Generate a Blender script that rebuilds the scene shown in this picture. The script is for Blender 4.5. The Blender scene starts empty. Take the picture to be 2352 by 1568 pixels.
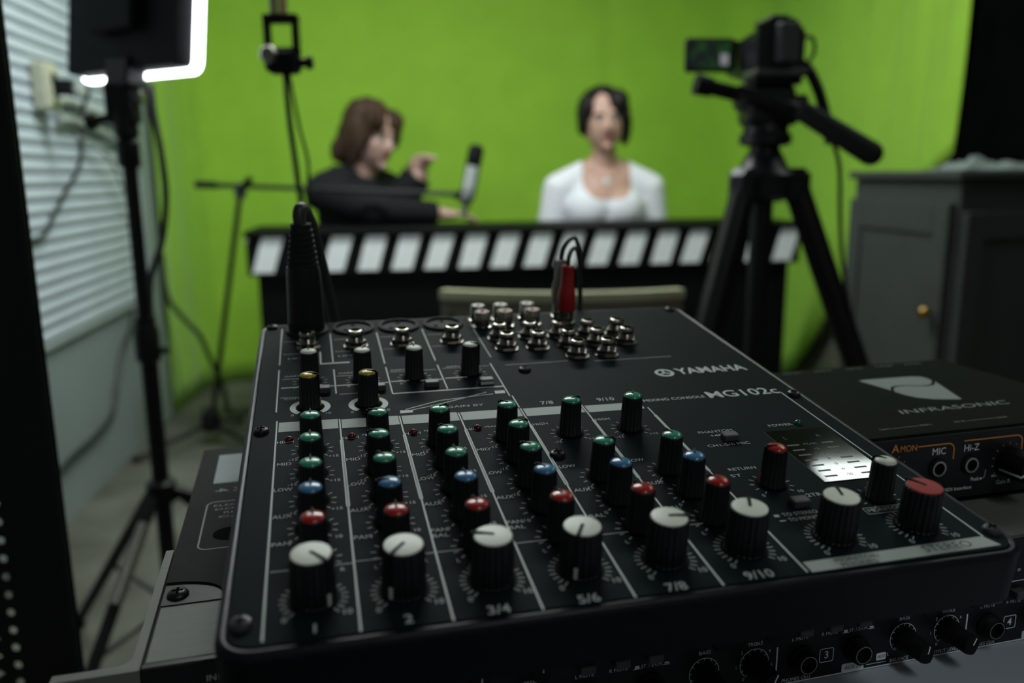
import bpy, bmesh, math, random
from math import sin, cos, pi, radians, sqrt, atan2
from mathutils import Vector, Matrix
from mathutils.bvhtree import BVHTree

random.seed(7)
scene = bpy.context.scene
COL = scene.collection

# ------------------------------------------------------------------ camera
cam_data = bpy.data.cameras.new('camera')
cam = bpy.data.objects.new('camera', cam_data)
COL.objects.link(cam)
scene.camera = cam
CAM_Z = 0.95
_p, _r = radians(11.5), radians(-0.5)
_fw = Vector((0, cos(_p), -sin(_p)))
_rt0 = Vector((1, 0, 0))
_dn0 = _fw.cross(_rt0)
_rt = cos(_r) * _rt0 - sin(_r) * _dn0
_dn = _fw.cross(_rt)
_m = Matrix((_rt, -_dn, -_fw)).transposed().to_4x4()
_m.translation = Vector((0, 0, CAM_Z))
cam.matrix_world = _m
cam_data.sensor_width = 22.3
cam_data.lens = 18.0
cam_data.clip_start = 0.01
cam_data.clip_end = 50
cam_data.dof.use_dof = True
cam_data.dof.focus_distance = 0.325
cam_data.dof.aperture_fstop = 4.2

# ------------------------------------------------------------------ world + exposure
world = bpy.data.worlds.new('world')
scene.world = world
world.use_nodes = True
world.node_tree.nodes['Background'].inputs[0].default_value = (0.75, 0.9, 1.0, 1)
world.node_tree.nodes['Background'].inputs[1].default_value = 0.02
scene.view_settings.view_transform = 'Standard'
scene.view_settings.look = 'None'
scene.view_settings.gamma = 1
scene.view_settings.use_curve_mapping = False
scene.view_settings.exposure = 0.0
LED_POWER = 9.0        # emission of the video light's diffuser
SIDE_POWER = 5.0        # the tube by the right wall
CEIL_POWER = 40.0        # emission of the ceiling light diffusers over the set
NEAR_POWER = 7.0         # the dimmer tube over the console

# ------------------------------------------------------------------ materials
def mat(name, col, rough=0.5, metal=0.0, var=0.0, vscale=20.0, bump=0.0, bscale=200.0,
        spec=0.5, ior=1.5, stretch=None, emit=None, estr=0.0, coat=0.0, sheen=0.0, sss=0.0, col2=None):
    m = bpy.data.materials.new(name)
    m.use_nodes = True
    nt = m.node_tree
    b = nt.nodes['Principled BSDF']
    b.inputs['Roughness'].default_value = rough
    b.inputs['Metallic'].default_value = metal
    b.inputs['Specular IOR Level'].default_value = spec
    b.inputs['IOR'].default_value = ior
    b.inputs['Coat Weight'].default_value = coat
    b.inputs['Sheen Weight'].default_value = sheen
    if sss:
        b.inputs['Subsurface Weight'].default_value = sss
        b.inputs['Subsurface Radius'].default_value = (0.01, 0.004, 0.002)
    tc = nt.nodes.new('ShaderNodeTexCoord')
    mp = nt.nodes.new('ShaderNodeMapping')
    nt.links.new(tc.outputs['Object'], mp.inputs['Vector'])
    if stretch:
        mp.inputs['Scale'].default_value = stretch
    nz = nt.nodes.new('ShaderNodeTexNoise')
    nz.inputs['Scale'].default_value = vscale
    nz.inputs['Detail'].default_value = 4
    nt.links.new(mp.outputs['Vector'], nz.inputs['Vector'])
    rp = nt.nodes.new('ShaderNodeValToRGB')
    c1 = col2 if col2 else [min(1, c * (1 + var)) for c in col]
    c0 = col if col2 else [c * (1 - var) for c in col]
    rp.color_ramp.elements[0].color = (*c0, 1)
    rp.color_ramp.elements[0].position = 0.3
    rp.color_ramp.elements[1].color = (*c1, 1)
    rp.color_ramp.elements[1].position = 0.7
    nt.links.new(nz.outputs['Fac'], rp.inputs['Fac'])
    nt.links.new(rp.outputs['Color'], b.inputs['Base Color'])
    if bump:
        n2 = nt.nodes.new('ShaderNodeTexNoise')
        n2.inputs['Scale'].default_value = bscale
        n2.inputs['Detail'].default_value = 3
        nt.links.new(mp.outputs['Vector'], n2.inputs['Vector'])
        bp = nt.nodes.new('ShaderNodeBump')
        bp.inputs['Strength'].default_value = bump
        bp.inputs['Distance'].default_value = 0.002
        nt.links.new(n2.outputs['Fac'], bp.inputs['Height'])
        nt.links.new(bp.outputs['Normal'], b.inputs['Normal'])
    if emit:
        b.inputs['Emission Color'].default_value = (*emit, 1)
        b.inputs['Emission Strength'].default_value = estr
    return m

M = dict(
    wall=mat('painted_wall', (0.24, 0.285, 0.28), 0.8, var=0.06, vscale=3, bump=0.1, bscale=60),
    slat=mat('white_slat', (0.50, 0.57, 0.62), 0.5, var=0.04, vscale=6),
    trim=mat('trim_grey', (0.30, 0.36, 0.34), 0.6, var=0.05),
    backwall=mat('back_wall_grey', (0.40, 0.37, 0.36), 0.85, var=0.08, vscale=4),
    ceiling=mat('ceiling_dark_paint', (0.05, 0.052, 0.05), 0.9, var=0.04, vscale=5),
    floor=mat('worn_floor', (0.066, 0.068, 0.053), 0.75, vscale=5, col2=(0.155, 0.158, 0.125), bump=0.2, bscale=40),
    green=mat('chroma_cloth', (0.335, 0.610, 0.046), 0.9, var=0.05, vscale=7, bump=0.15, bscale=900, sheen=0.2),
    blackcloth=mat('black_cloth', (0.002, 0.002, 0.0022), 0.95, var=0.3, vscale=10, spec=0.02),
    blk=mat('black_plastic', (0.010, 0.011, 0.013), 0.38, var=0.2, vscale=40, spec=0.3),
    blkmatte=mat('black_matte', (0.005, 0.005, 0.006), 0.65, var=0.2, vscale=40, spec=0.2),
    rubber=mat('black_rubber', (0.012, 0.012, 0.013), 0.7, var=0.2, vscale=60, spec=0.25),
    blkmetal=mat('black_painted_metal', (0.0035, 0.0035, 0.004), 0.45, var=0.15, vscale=30, spec=0.3),
    greymetal=mat('dark_grey_metal', (0.06, 0.062, 0.065), 0.4, metal=0.3, var=0.1),
    chrome=mat('bright_metal', (0.34, 0.31, 0.28), 0.20, metal=1.0, var=0.06, vscale=300),
    steel=mat('dull_steel', (0.42, 0.40, 0.36), 0.35, metal=1.0, var=0.08, vscale=80),
    copper=mat('copper_rod', (0.62, 0.40, 0.28), 0.35, metal=0.8, var=0.05),
    alu=mat('brushed_aluminium', (0.15, 0.157, 0.142), 0.55, metal=0.2, var=0.12, vscale=14, stretch=(3, 120, 3), bump=0.05, bscale=20),
    panel=mat('console_panel_paint', (0.0070, 0.0125, 0.0140), 0.55, var=0.10, vscale=12, bump=0.06, bscale=900, spec=0.5, ior=1.09),
    shell=mat('console_shell', (0.0022, 0.0026, 0.004), 0.4, var=0.15, vscale=30, bump=0.03, bscale=700, spec=0.12),
    rim=mat('console_edge_rim', (0.006, 0.007, 0.011), 0.38, var=0.1, vscale=30, spec=0.2),  # paler, bluer than the shell: the bevel's highlight is partly put into this colour
    haface=mat('amp_face_black', (0.008, 0.009, 0.011), 0.4, var=0.15, vscale=30, spec=0.3),
    hacover=mat('amp_cover_black', (0.015, 0.017, 0.016), 0.65, spec=0.08, var=0.1, vscale=50, bump=0.1, bscale=900),
    ambody=mat('interface_black', (0.0065, 0.0085, 0.0055), 0.7, spec=0.03, var=0.1, vscale=50, bump=0.08, bscale=1200),
    pbar=mat('pale_bar_print', (0.36, 0.395, 0.375), 0.6, var=0.05),
    pwhite=mat('white_print', (0.52, 0.57, 0.55), 0.6, var=0.04),
    pdim=mat('grey_print', (0.20, 0.23, 0.22), 0.6, var=0.05),
    plabel=mat('label_print', (0.38, 0.43, 0.41), 0.6, var=0.05),
    pmeter=mat('meter_print', (0.05, 0.055, 0.045), 0.4, var=0.05),
    hawhite=mat('amp_white_print', (0.80, 0.86, 0.93), 0.6, var=0.04),
    porange=mat('orange_print', (0.78, 0.30, 0.04), 0.6, var=0.05),
    pdark=mat('dark_print', (0.012, 0.018, 0.03), 0.5, var=0.05),
    knob=mat('knob_black', (0.006, 0.0065, 0.009), 0.42, var=0.15, vscale=150, spec=0.35),
    well=mat('opening_black', (0.002, 0.002, 0.002), 0.9, spec=0.05),
    cwhite=mat('cap_white', (0.64, 0.66, 0.575), 0.42, var=0.04, vscale=150),
    cgreen=mat('cap_green', (0.035, 0.27, 0.17), 0.22, var=0.06, vscale=150),
    cblue=mat('cap_blue', (0.055, 0.19, 0.38), 0.22, var=0.06, vscale=150),
    cred=mat('cap_red', (0.36, 0.018, 0.014), 0.22, var=0.06, vscale=150),
    credbig=mat('cap_red_matt', (0.34, 0.02, 0.016), 0.55, var=0.06, vscale=150, spec=0.3),
    cyel=mat('cap_yellow', (0.42, 0.29, 0.02), 0.25, var=0.06, vscale=150),
    ledred=mat('led_red_lens', (0.10, 0.006, 0.006), 0.2, var=0.05),
    ledgreen=mat('led_green_lens', (0.01, 0.09, 0.05), 0.2, var=0.05),
    window=mat('meter_window', (0.006, 0.008, 0.007), 0.07, var=0.4, vscale=60, spec=0.9, coat=1.0),
    btn=mat('button_grey', (0.055, 0.062, 0.064), 0.5, var=0.06, vscale=100),
    btnwhite=mat('button_white', (0.55, 0.55, 0.58), 0.4, var=0.04),
    rcared=mat('rca_red', (0.33, 0.008, 0.012), 0.35, var=0.08, vscale=200),
    rcagrey=mat('rca_grey', (0.27, 0.26, 0.26), 0.45, var=0.08, vscale=200),
    paper=mat('paper_label', (0.40, 0.46, 0.46), 0.8, var=0.05, vscale=30),
    table=mat('grey_laminate', (0.42, 0.46, 0.54), 0.35, var=0.12, vscale=6),
    cab=mat('cabinet_grey_paint', (0.052, 0.058, 0.054), 0.6, ior=1.2, var=0.06, vscale=8, bump=0.05, bscale=80),
    brass=mat('brass_knob', (0.35, 0.22, 0.05), 0.3, metal=0.9, var=0.05),
    crumple=mat('pale_cloth', (0.17, 0.21, 0.19), 0.9, var=0.08, vscale=25),
    deskblk=mat('desk_black_paint', (0.0035, 0.0042, 0.0045), 0.6, var=0.15, vscale=10, spec=0.1),
    stripe=mat('desk_white_paint', (0.84, 0.88, 0.87), 0.6, var=0.03, vscale=15),
    cream=mat('cream_wood', (0.47, 0.46, 0.30), 0.45, var=0.06, vscale=20, stretch=(1, 6, 6)),
    ply=mat('brown_grey_board', (0.16, 0.135, 0.10), 0.6, var=0.1, vscale=15, stretch=(1, 6, 6)),
    outlet=mat('cream_plastic', (0.55, 0.56, 0.42), 0.4, var=0.03),
    conduit=mat('grey_conduit', (0.38, 0.42, 0.38), 0.5, var=0.05),
    cable=mat('dark_cable', (0.022, 0.026, 0.026), 0.5, var=0.1),
    cablegreen=mat('cable_thin_black', (0.012, 0.016, 0.010), 0.5, var=0.1),
    led=mat('led_diffuser', (0.9, 0.93, 0.95), 0.5, emit=(0.90, 0.97, 1.0), estr=LED_POWER),
    ceil=mat('ceiling_diffuser', (0.9, 0.93, 0.95), 0.5, emit=(0.93, 1.0, 0.98), estr=CEIL_POWER),
    ceil3=mat('ceiling_diffuser_side', (0.9, 0.93, 0.95), 0.5, emit=(0.90, 1.0, 0.97), estr=SIDE_POWER),
    ceil2=mat('ceiling_diffuser_dim', (0.9, 0.93, 0.95), 0.5, emit=(0.92, 1.0, 0.96), estr=NEAR_POWER),
    skinm=mat('skin_light', (0.52, 0.33, 0.27), 0.5, var=0.06, vscale=30, sss=0.1),
    skinw=mat('skin_warm', (0.56, 0.34, 0.26), 0.5, var=0.05, vscale=30, sss=0.1),
    lips=mat('lips', (0.36, 0.11, 0.11), 0.4, var=0.05),
    eyew=mat('eye_white', (0.6, 0.6, 0.58), 0.2, var=0.02),
    eyed=mat('eye_dark', (0.02, 0.014, 0.01), 0.2, var=0.1),
    hairb=mat('hair_brown', (0.026, 0.014, 0.008), 0.65, spec=0.2, vscale=90, col2=(0.070, 0.040, 0.023), stretch=(1, 1, 0.12), bump=0.6, bscale=120),
    hairk=mat('hair_black', (0.005, 0.004, 0.0045), 0.55, spec=0.25, vscale=90, col2=(0.018, 0.013, 0.014), stretch=(1, 1, 0.12), bump=0.5, bscale=120),
    hoodie=mat('black_knit', (0.010, 0.010, 0.012), 0.9, var=0.2, vscale=60, bump=0.2, bscale=400, spec=0.2),
    shirt=mat('white_knit', (0.84, 0.85, 0.90), 0.85, var=0.02, vscale=60, bump=0.1, bscale=500),
    trouser=mat('dark_denim', (0.02, 0.025, 0.04), 0.9, var=0.2, vscale=40),
    pearl=mat('pendant_white', (0.8, 0.8, 0.8), 0.2, var=0.03),
    lcd=mat('lcd_dark', (0.01, 0.012, 0.012), 0.2, var=0.1),
)

def lcd_picture():
    # flat picture on the camcorder's flip-out screen: dark room, green screen, pale sitter
    m = bpy.data.materials.new('lcd_picture'); m.use_nodes = True
    nt = m.node_tree; b = nt.nodes['Principled BSDF']
    tc = nt.nodes.new('ShaderNodeTexCoord')
    nz = nt.nodes.new('ShaderNodeTexNoise'); nz.inputs['Scale'].default_value = 60
    nt.links.new(tc.outputs['Object'], nz.inputs['Vector'])
    rp = nt.nodes.new('ShaderNodeValToRGB')
    rp.color_ramp.elements[0].position = 0.42; rp.color_ramp.elements[0].color = (0.012, 0.02, 0.02, 1)
    rp.color_ramp.elements[1].position = 0.62; rp.color_ramp.elements[1].color = (0.02, 0.085, 0.02, 1)
    nt.links.new(nz.outputs['Fac'], rp.inputs['Fac'])
    nt.links.new(rp.outputs['Color'], b.inputs['Base Color'])
    nt.links.new(rp.outputs['Color'], b.inputs['Emission Color'])
    b.inputs['Emission Strength'].default_value = 0.35
    b.inputs['Roughness'].default_value = 0.2
    return m
M['lcdpic'] = lcd_picture()
M['lcdpale'] = mat('lcd_pale_figure', (0.25, 0.24, 0.27), 0.3, emit=(0.5, 0.48, 0.55), estr=0.35)

# ------------------------------------------------------------------ mesh helpers
class MB:
    def __init__(s, scale=1.0):
        s.v = []; s.f = []; s.mi = []; s.sc = scale; s.cur = 0
    def add(s, vs, fs, T=None):
        o = len(s.v)
        for p in vs:
            p = Vector(p)
            if T is not None: p = T @ p
            s.v.append(p)
        for f in fs:
            s.f.append([i + o for i in f]); s.mi.append(s.cur)
        return s
    def box(s, lo, hi, T=None):
        x0, y0, z0 = lo; x1, y1, z1 = hi
        vs = [(x0,y0,z0),(x1,y0,z0),(x1,y1,z0),(x0,y1,z0),(x0,y0,z1),(x1,y0,z1),(x1,y1,z1),(x0,y1,z1)]
        return s.add(vs, [(0,3,2,1),(4,5,6,7),(0,1,5,4),(1,2,6,5),(2,3,7,6),(3,0,4,7)], T)
    def cbox(s, lo, hi, c, T=None):
        # box with chamfered edges
        lo = Vector(lo); hi = Vector(hi); vs = []; idx = {}
        for i in (0, 1):
            for j in (0, 1):
                for k in (0, 1):
                    P = [(lo, hi)[i][0], (lo, hi)[j][1], (lo, hi)[k][2]]
                    sg = [1 - 2 * i, 1 - 2 * j, 1 - 2 * k]
                    for ax in range(3):
                        q = [P[a] + (sg[a] * c if a != ax else 0) for a in range(3)]
                        idx[(i, j, k, ax)] = len(vs); vs.append(q)
        fs = []
        def g(i, j, k, ax): return idx[(i, j, k, ax)]
        for i in (0, 1): fs.append([g(i,0,0,0), g(i,1,0,0), g(i,1,1,0), g(i,0,1,0)][::(1 if i else -1)])
        for j in (0, 1): fs.append([g(0,j,0,1), g(1,j,0,1), g(1,j,1,1), g(0,j,1,1)][::(-1 if j else 1)])
        for k in (0, 1): fs.append([g(0,0,k,2), g(1,0,k,2), g(1,1,k,2), g(0,1,k,2)][::(1 if k else -1)])
        for j in (0, 1):
            for k in (0, 1): fs.append([g(0,j,k,1), g(1,j,k,1), g(1,j,k,2), g(0,j,k,2)])
        for i in (0, 1):
            for k in (0, 1): fs.append([g(i,0,k,0), g(i,1,k,0), g(i,1,k,2), g(i,0,k,2)])
        for i in (0, 1):
            for j in (0, 1): fs.append([g(i,j,0,0), g(i,j,1,0), g(i,j,1,1), g(i,j,0,1)])
        for i in (0, 1):
            for j in (0, 1):
                for k in (0, 1): fs.append([g(i,j,k,0), g(i,j,k,1), g(i,j,k,2)])
        return s.add(vs, fs, T)
    def lathe(s, prof, n=24, T=None, cap0=True, cap1=True, ripple=None):
        vs = []; fs = []
        for (r, z) in prof:
            for k in range(n):
                a = 2 * pi * k / n
                rr = r * (ripple(k) if ripple and r > 0 else 1)
                vs.append((rr * cos(a), rr * sin(a), z))
        for i in range(len(prof) - 1):
            for k in range(n):
                k2 = (k + 1) % n
                fs.append((i*n+k, i*n+k2, (i+1)*n+k2, (i+1)*n+k))
        if cap0: fs.append(tuple(range(n))[::-1])
        if cap1: fs.append(tuple((len(prof)-1)*n + k for k in range(n)))
        return s.add(vs, fs, T)
    def cyl(s, p0, p1, r0, r1=None, n=16):
        p0 = Vector(p0); p1 = Vector(p1); d = p1 - p0
        q = Vector((0, 0, 1)).rotation_difference(d.normalized())
        T = Matrix.Translation(p0) @ q.to_matrix().to_4x4()
        return s.lathe([(r0, 0), (r0 if r1 is None else r1, d.length)], n, T)
    def capsule(s, p0, r0, p1, r1, n=14, m=6):
        p0 = Vector(p0); p1 = Vector(p1); d = p1 - p0; L = max(d.length, 1e-6)
        q = Vector((0, 0, 1)).rotation_difference(d.normalized()) if L > 1e-5 else Vector((0,0,1)).rotation_difference(Vector((0,0,1)))
        T = Matrix.Translation(p0) @ q.to_matrix().to_4x4()
        prof = [(max(1e-5, r0 * sin(pi/2*i/m)), -r0 * cos(pi/2*i/m)) for i in range(m)]
        prof += [(max(1e-5, r1 * cos(pi/2*i/m)), L + r1 * sin(pi/2*i/m)) for i in range(m + 1)]
        return s.lathe(prof, n, T)
    def ell(s, c, r, rot=None, n=20, m=12):
        T = Matrix.Translation(Vector(c))
        if rot is not None: T = T @ rot
        T = T @ Matrix.Diagonal((r[0], r[1], r[2], 1))
        prof = [(max(1e-4, sin(pi*i/m)), -cos(pi*i/m)) for i in range(m + 1)]
        return s.lathe(prof, n, T)
    def tube(s, pts, r, n=8, closed=False):
        pts = [Vector(p) for p in pts]; N = len(pts); vs = []; fs = []
        up = Vector((0, 0, 1)); prev = None
        for i, p in enumerate(pts):
            if closed: t = pts[(i+1) % N] - pts[i-1]
            else: t = pts[min(i+1, N-1)] - pts[max(i-1, 0)]
            t.normalize()
            if prev is None:
                a = up if abs(t.z) < 0.9 else Vector((1, 0, 0))
                x = t.cross(a).normalized()
            else:
                x = (prev - t * prev.dot(t)).normalized()
            prev = x; y = t.cross(x)
            rr = r(i / (N - 1)) if callable(r) else r
            for k in range(n):
                a = 2 * pi * k / n
                vs.append(p + (x * cos(a) + y * sin(a)) * rr)
        for i in range(N if closed else N - 1):
            i2 = (i + 1) % N
            for k in range(n):
                k2 = (k + 1) % n
                fs.append((i*n+k, i*n+k2, i2*n+k2, i2*n+k))
        if not closed:
            fs.append(tuple(range(n))[::-1]); fs.append(tuple((N-1)*n + k for k in range(n)))
        return s.add(vs, fs)
    def prism(s, poly, z0, z1, T=None):
        n = len(poly)
        vs = [(p[0], p[1], z0) for p in poly] + [(p[0], p[1], z1) for p in poly]
        fs = [tuple(range(n))[::-1], tuple(range(n, 2*n))]
        for i in range(n):
            j = (i + 1) % n
            fs.append((i, j, n + j, n + i))
        return s.add(vs, fs, T)
    def loft(s, loops, cap0=True, cap1=True, T=None):
        n = len(loops[0]); vs = [p for l in loops for p in l]; fs = []
        for i in range(len(loops) - 1):
            for k in range(n):
                k2 = (k + 1) % n
                fs.append((i*n+k, i*n+k2, (i+1)*n+k2, (i+1)*n+k))
        if cap0: fs.append(tuple(range(n))[::-1])
        if cap1: fs.append(tuple((len(loops)-1)*n + k for k in range(n)))
        return s.add(vs, fs, T)
    def grid(s, P):
        # P[i][j] rows of points
        R = len(P); C = len(P[0]); vs = [p for r in P for p in r]
        fs = [(i*C+j, i*C+j+1, (i+1)*C+j+1, (i+1)*C+j) for i in range(R-1) for j in range(C-1)]
        return s.add(vs, fs)
    def quad(s, a, b, c, d): return s.add([a, b, c, d], [(0, 1, 2, 3)])
    def ring(s, r0, r1, n=24, T=None, a0=0, a1=2*pi):
        vs = []; full = abs(a1 - a0 - 2*pi) < 1e-6; k = n if full else n + 1
        for i in range(k):
            a = a0 + (a1 - a0) * i / n
            vs += [(r0*cos(a), r0*sin(a), 0), (r1*cos(a), r1*sin(a), 0)]
        fs = [(2*i, 2*i+1, 2*((i+1) % k)+1, 2*((i+1) % k)) for i in range(n)]
        return s.add(vs, fs, T)
    def mesh(s, name, mats, smooth=35):
        me = bpy.data.meshes.new(name)
        me.from_pydata([v * s.sc for v in s.v], [], s.f)
        if not isinstance(mats, (list, tuple)): mats = [mats]
        for m in mats: me.materials.append(m)
        if len(mats) > 1: me.polygons.foreach_set('material_index', s.mi)
        bm = bmesh.new(); bm.from_mesh(me)
        bmesh.ops.recalc_face_normals(bm, faces=bm.faces)
        bm.to_mesh(me); bm.free()
        if smooth:
            me.shade_smooth(); me.set_sharp_from_angle(angle=radians(smooth))
        me.update()
        return me
    def build(s, name, mats, parent=None, smooth=35, label=None):
        return put(name, s.mesh(name, mats, smooth), parent, label=label)

def put(name, me, parent=None, loc=None, rot=None, label=None):
    o = bpy.data.objects.new(name, me)
    COL.objects.link(o)
    if parent is not None: o.parent = parent
    if loc is not None: o.location = loc
    if rot is not None: o.rotation_euler = rot
    if label: o['label'] = label
    return o

def empty(name, loc=(0, 0, 0), rotz=0.0, matrix=None):
    o = bpy.data.objects.new(name, None)
    o.empty_display_size = 0.02
    COL.objects.link(o)
    if matrix is not None: o.matrix_world = matrix
    else:
        o.location = loc; o.rotation_euler = (0, 0, rotz)
    return o

def tag(o, label, cat, group=None):
    o['label'] = label; o['category'] = cat
    if group: o['group'] = group
    return o

def struct(o):
    o['kind'] = 'structure'; return o

def rrect(x0, y0, x1, y1, r, n=6):
    out = []
    for cx, cy, a in ((x1-r, y1-r, 0), (x0+r, y1-r, pi/2), (x0+r, y0+r, pi), (x1-r, y0+r, 3*pi/2)):
        for i in range(n + 1):
            t = a + pi/2 * i / n
            out.append((cx + r*cos(t), cy + r*sin(t)))
    return out

def bez(pts, n=10):
    # smooth curve through points (Catmull-Rom)
    P = [Vector(p) for p in pts]; out = []
    for i in range(len(P) - 1):
        p0 = P[max(i-1, 0)]; p1 = P[i]; p2 = P[i+1]; p3 = P[min(i+2, len(P)-1)]
        for k in range(n):
            t = k / n
            out.append(0.5 * ((2*p1) + (p2-p0)*t + (2*p0-5*p1+4*p2-p3)*t*t + (3*p1-p0-3*p2+p3)*t**3))
    out.append(P[-1]); return out

_tc = {}
def glyphs(body, size, shear=0.0, bold=0.0):
    key = (body, shear, bold)
    if key not in _tc:
        cu = bpy.data.curves.new('t', 'FONT'); cu.body = body; cu.size = 1.0
        cu.align_x = 'CENTER'; cu.align_y = 'CENTER'; cu.resolution_u = 3
        cu.shear = shear; cu.offset = bold
        ob = bpy.data.objects.new('t', cu)
        me = bpy.data.meshes.new_from_object(ob)
        _tc[key] = ([tuple(v.co) for v in me.vertices], [tuple(p.vertices) for p in me.polygons])
        bpy.data.objects.remove(ob); bpy.data.curves.remove(cu); bpy.data.meshes.remove(me)
    v, f = _tc[key]
    return [(p[0]*size, p[1]*size, 0) for p in v], f

def txt(mb, body, c, size, width=None, T=None, shear=0.0, rot=0.0, bold=0.0):
    """lettering centred at c (x, y) in the builder's plane; width squeezes it to a total width"""
    v, f = glyphs(body, size, shear, bold)
    if width and v:
        w = max(p[0] for p in v) - min(p[0] for p in v)
        m = (max(p[0] for p in v) + min(p[0] for p in v)) / 2
        v = [((p[0]-m)*width/max(w, 1e-6), p[1], 0) for p in v]
    if rot: v = [(p[0]*cos(rot)-p[1]*sin(rot), p[0]*sin(rot)+p[1]*cos(rot), 0) for p in v]
    v = [(p[0]+c[0], p[1]+c[1], c[2] if len(c) > 2 else 0) for p in v]
    mb.add(v, f, T)

def line(mb, a, b, w, z=0.0, T=None):
    a = Vector((a[0], a[1])); b = Vector((b[0], b[1])); d = (b - a).normalized() * w / 2
    n = Vector((-d.y, d.x))
    mb.add([(*(a-n), z), (*(b-n), z), (*(b+n), z), (*(a+n), z)], [(0, 1, 2, 3)], T)

ROOM = radians(8.2)     # the room's axes are turned a little against the camera's heading
RZ = Matrix.Rotation(ROOM, 4, 'Z')
def rw(a, b, z=0.0):
    return RZ @ Vector((a, b, z))

# ================================================================== the room
CEIL = 2.30
A0, A1, B0, B1 = -0.925, 1.85, -1.6, 4.05
def rstruct(name, mb, m, smooth=0):
    o = mb.build(name, m, None, smooth); o.rotation_euler = (0, 0, ROOM); return struct(o)
rstruct('floor', MB().box((A0-0.1, B0-0.1, -0.08), (A1+0.1, B1+0.1, 0.0)), M['floor'])
rstruct('ceiling', MB().box((A0-0.1, B0-0.1, CEIL), (A1+0.1, B1+0.1, CEIL+0.08)), M['ceiling'])
wl = rstruct('wall_left', MB().box((A0-0.1, B0-0.1, 0), (A0, B1+0.1, CEIL)), M['wall'])
rstruct('wall_back', MB().box((A0, B1, 0), (A1, B1+0.1, CEIL)), M['backwall'])
rstruct('wall_right', MB().box((A1, B0-0.1, 0), (A1+0.1, B1+0.1, CEIL)), M['backwall'])
rstruct('wall_front', MB().box((A0, B0-0.1, 0), (A1, B0, CEIL)), M['backwall'])
# horizontal slats of the left wall: each one its own piece
pitch = 0.0372
prof = [(0.0, 0.0), (0.004, 0.002), (0.0135, 0.006), (0.0150, 0.016), (0.0135, 0.027), (0.005, 0.0345), (0.0, 0.0352)]
sm = MB()
L0, L1 = 0.9, 3.27
sm.loft([[(p[0], L0, p[1]) for p in prof], [(p[0], L1, p[1]) for p in prof]])
slat_me = sm.mesh('slat', M['slat'], 50)
k = 0
z = 0.515
while z < CEIL - 0.04:
    put('slat', slat_me, wl, (A0, 0, z)); z += pitch
tr = MB().cbox((A0, 3.275, 0.0), (A0+0.022, 3.41, CEIL-0.002), 0.003)
rstruct('trim_1', tr, M['trim'], 30)
tr = MB().cbox((A0, 0.9, 0.497), (A0+0.016, 3.27, 0.514), 0.003)
rstruct('trim_2', tr, M['trim'], 30)

# ------------------------------------------------------------------ ceiling lights (batten with diffuser)
def ceiling_light(a0, a1, b0, b1, label, power_mat):
    t = empty('ceiling_light', rw((a0+a1)/2, (b0+b1)/2, CEIL), ROOM)
    hw, hl = (a1-a0)/2, (b1-b0)/2
    MB().cbox((-hw-0.02, -hl-0.02, -0.035), (hw+0.02, hl+0.02, -0.0005), 0.004).build('housing', M['ceiling'], t)
    MB().cbox((-hw, -hl, -0.05), (hw, hl, -0.0345), 0.004).build('diffuser', power_mat, t, label='glowing white diffuser')
    tag(t, label, 'ceiling light', 'ceiling lights'); return t
ceiling_light(1.44, 1.79, 1.00, 2.22, 'long white ceiling light mirrored in the meter window of the mixing console', M['ceil3'])
ceiling_light(-0.50, 0.70, 2.10, 2.34, 'long white ceiling light above the striped desk', M['ceil'])

ceiling_light(0.42, 0.66, -1.5, -0.3, 'long white ceiling light above the mixing console', M['ceil2'])

# ------------------------------------------------------------------ green screen: one cloth wrapped round the back corners
path = []
def seg(p, q, n):
    for i in range(n): path.append((p[0]+(q[0]-p[0])*i/n, p[1]+(q[1]-p[1])*i/n))
seg((-0.900, 3.40), (-0.870, 3.75), 12)
for i in range(10):
    t = pi - (pi/2)*i/10
    path.append((-0.67 + 0.20*cos(t), 3.75 + 0.20*sin(t)))
seg((-0.67, 3.95), (1.60, 3.97), 80)
for i in range(10):
    t = pi/2 - (pi/2)*i/10
    path.append((1.62 + 0.16*cos(t), 3.81 + 0.16*sin(t)))
seg((1.78, 3.81), (1.795, 2.46), 46)
path.append((1.795, 2.46))
cumul = [0]
for i in range(1, len(path)):
    cumul.append(cumul[-1] + math.hypot(path[i][0]-path[i-1][0], path[i][1]-path[i-1][1]))
def hem(a, b):
    if a > 1.7 and b < 3.62:
        pts = [(3.62, 0.006), (3.45, 0.05), (3.30, 0.19), (3.10, 0.45), (2.80, 0.80), (2.56, 0.93), (2.46, 1.0)]
        for i in range(len(pts)-1):
            if pts[i+1][0] <= b <= pts[i][0]:
                t = (pts[i][0]-b)/(pts[i][0]-pts[i+1][0]); return pts[i][1]+(pts[i+1][1]-pts[i][1])*t
        return 1.0
    return 0.006
NT = 22
rows = []
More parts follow.
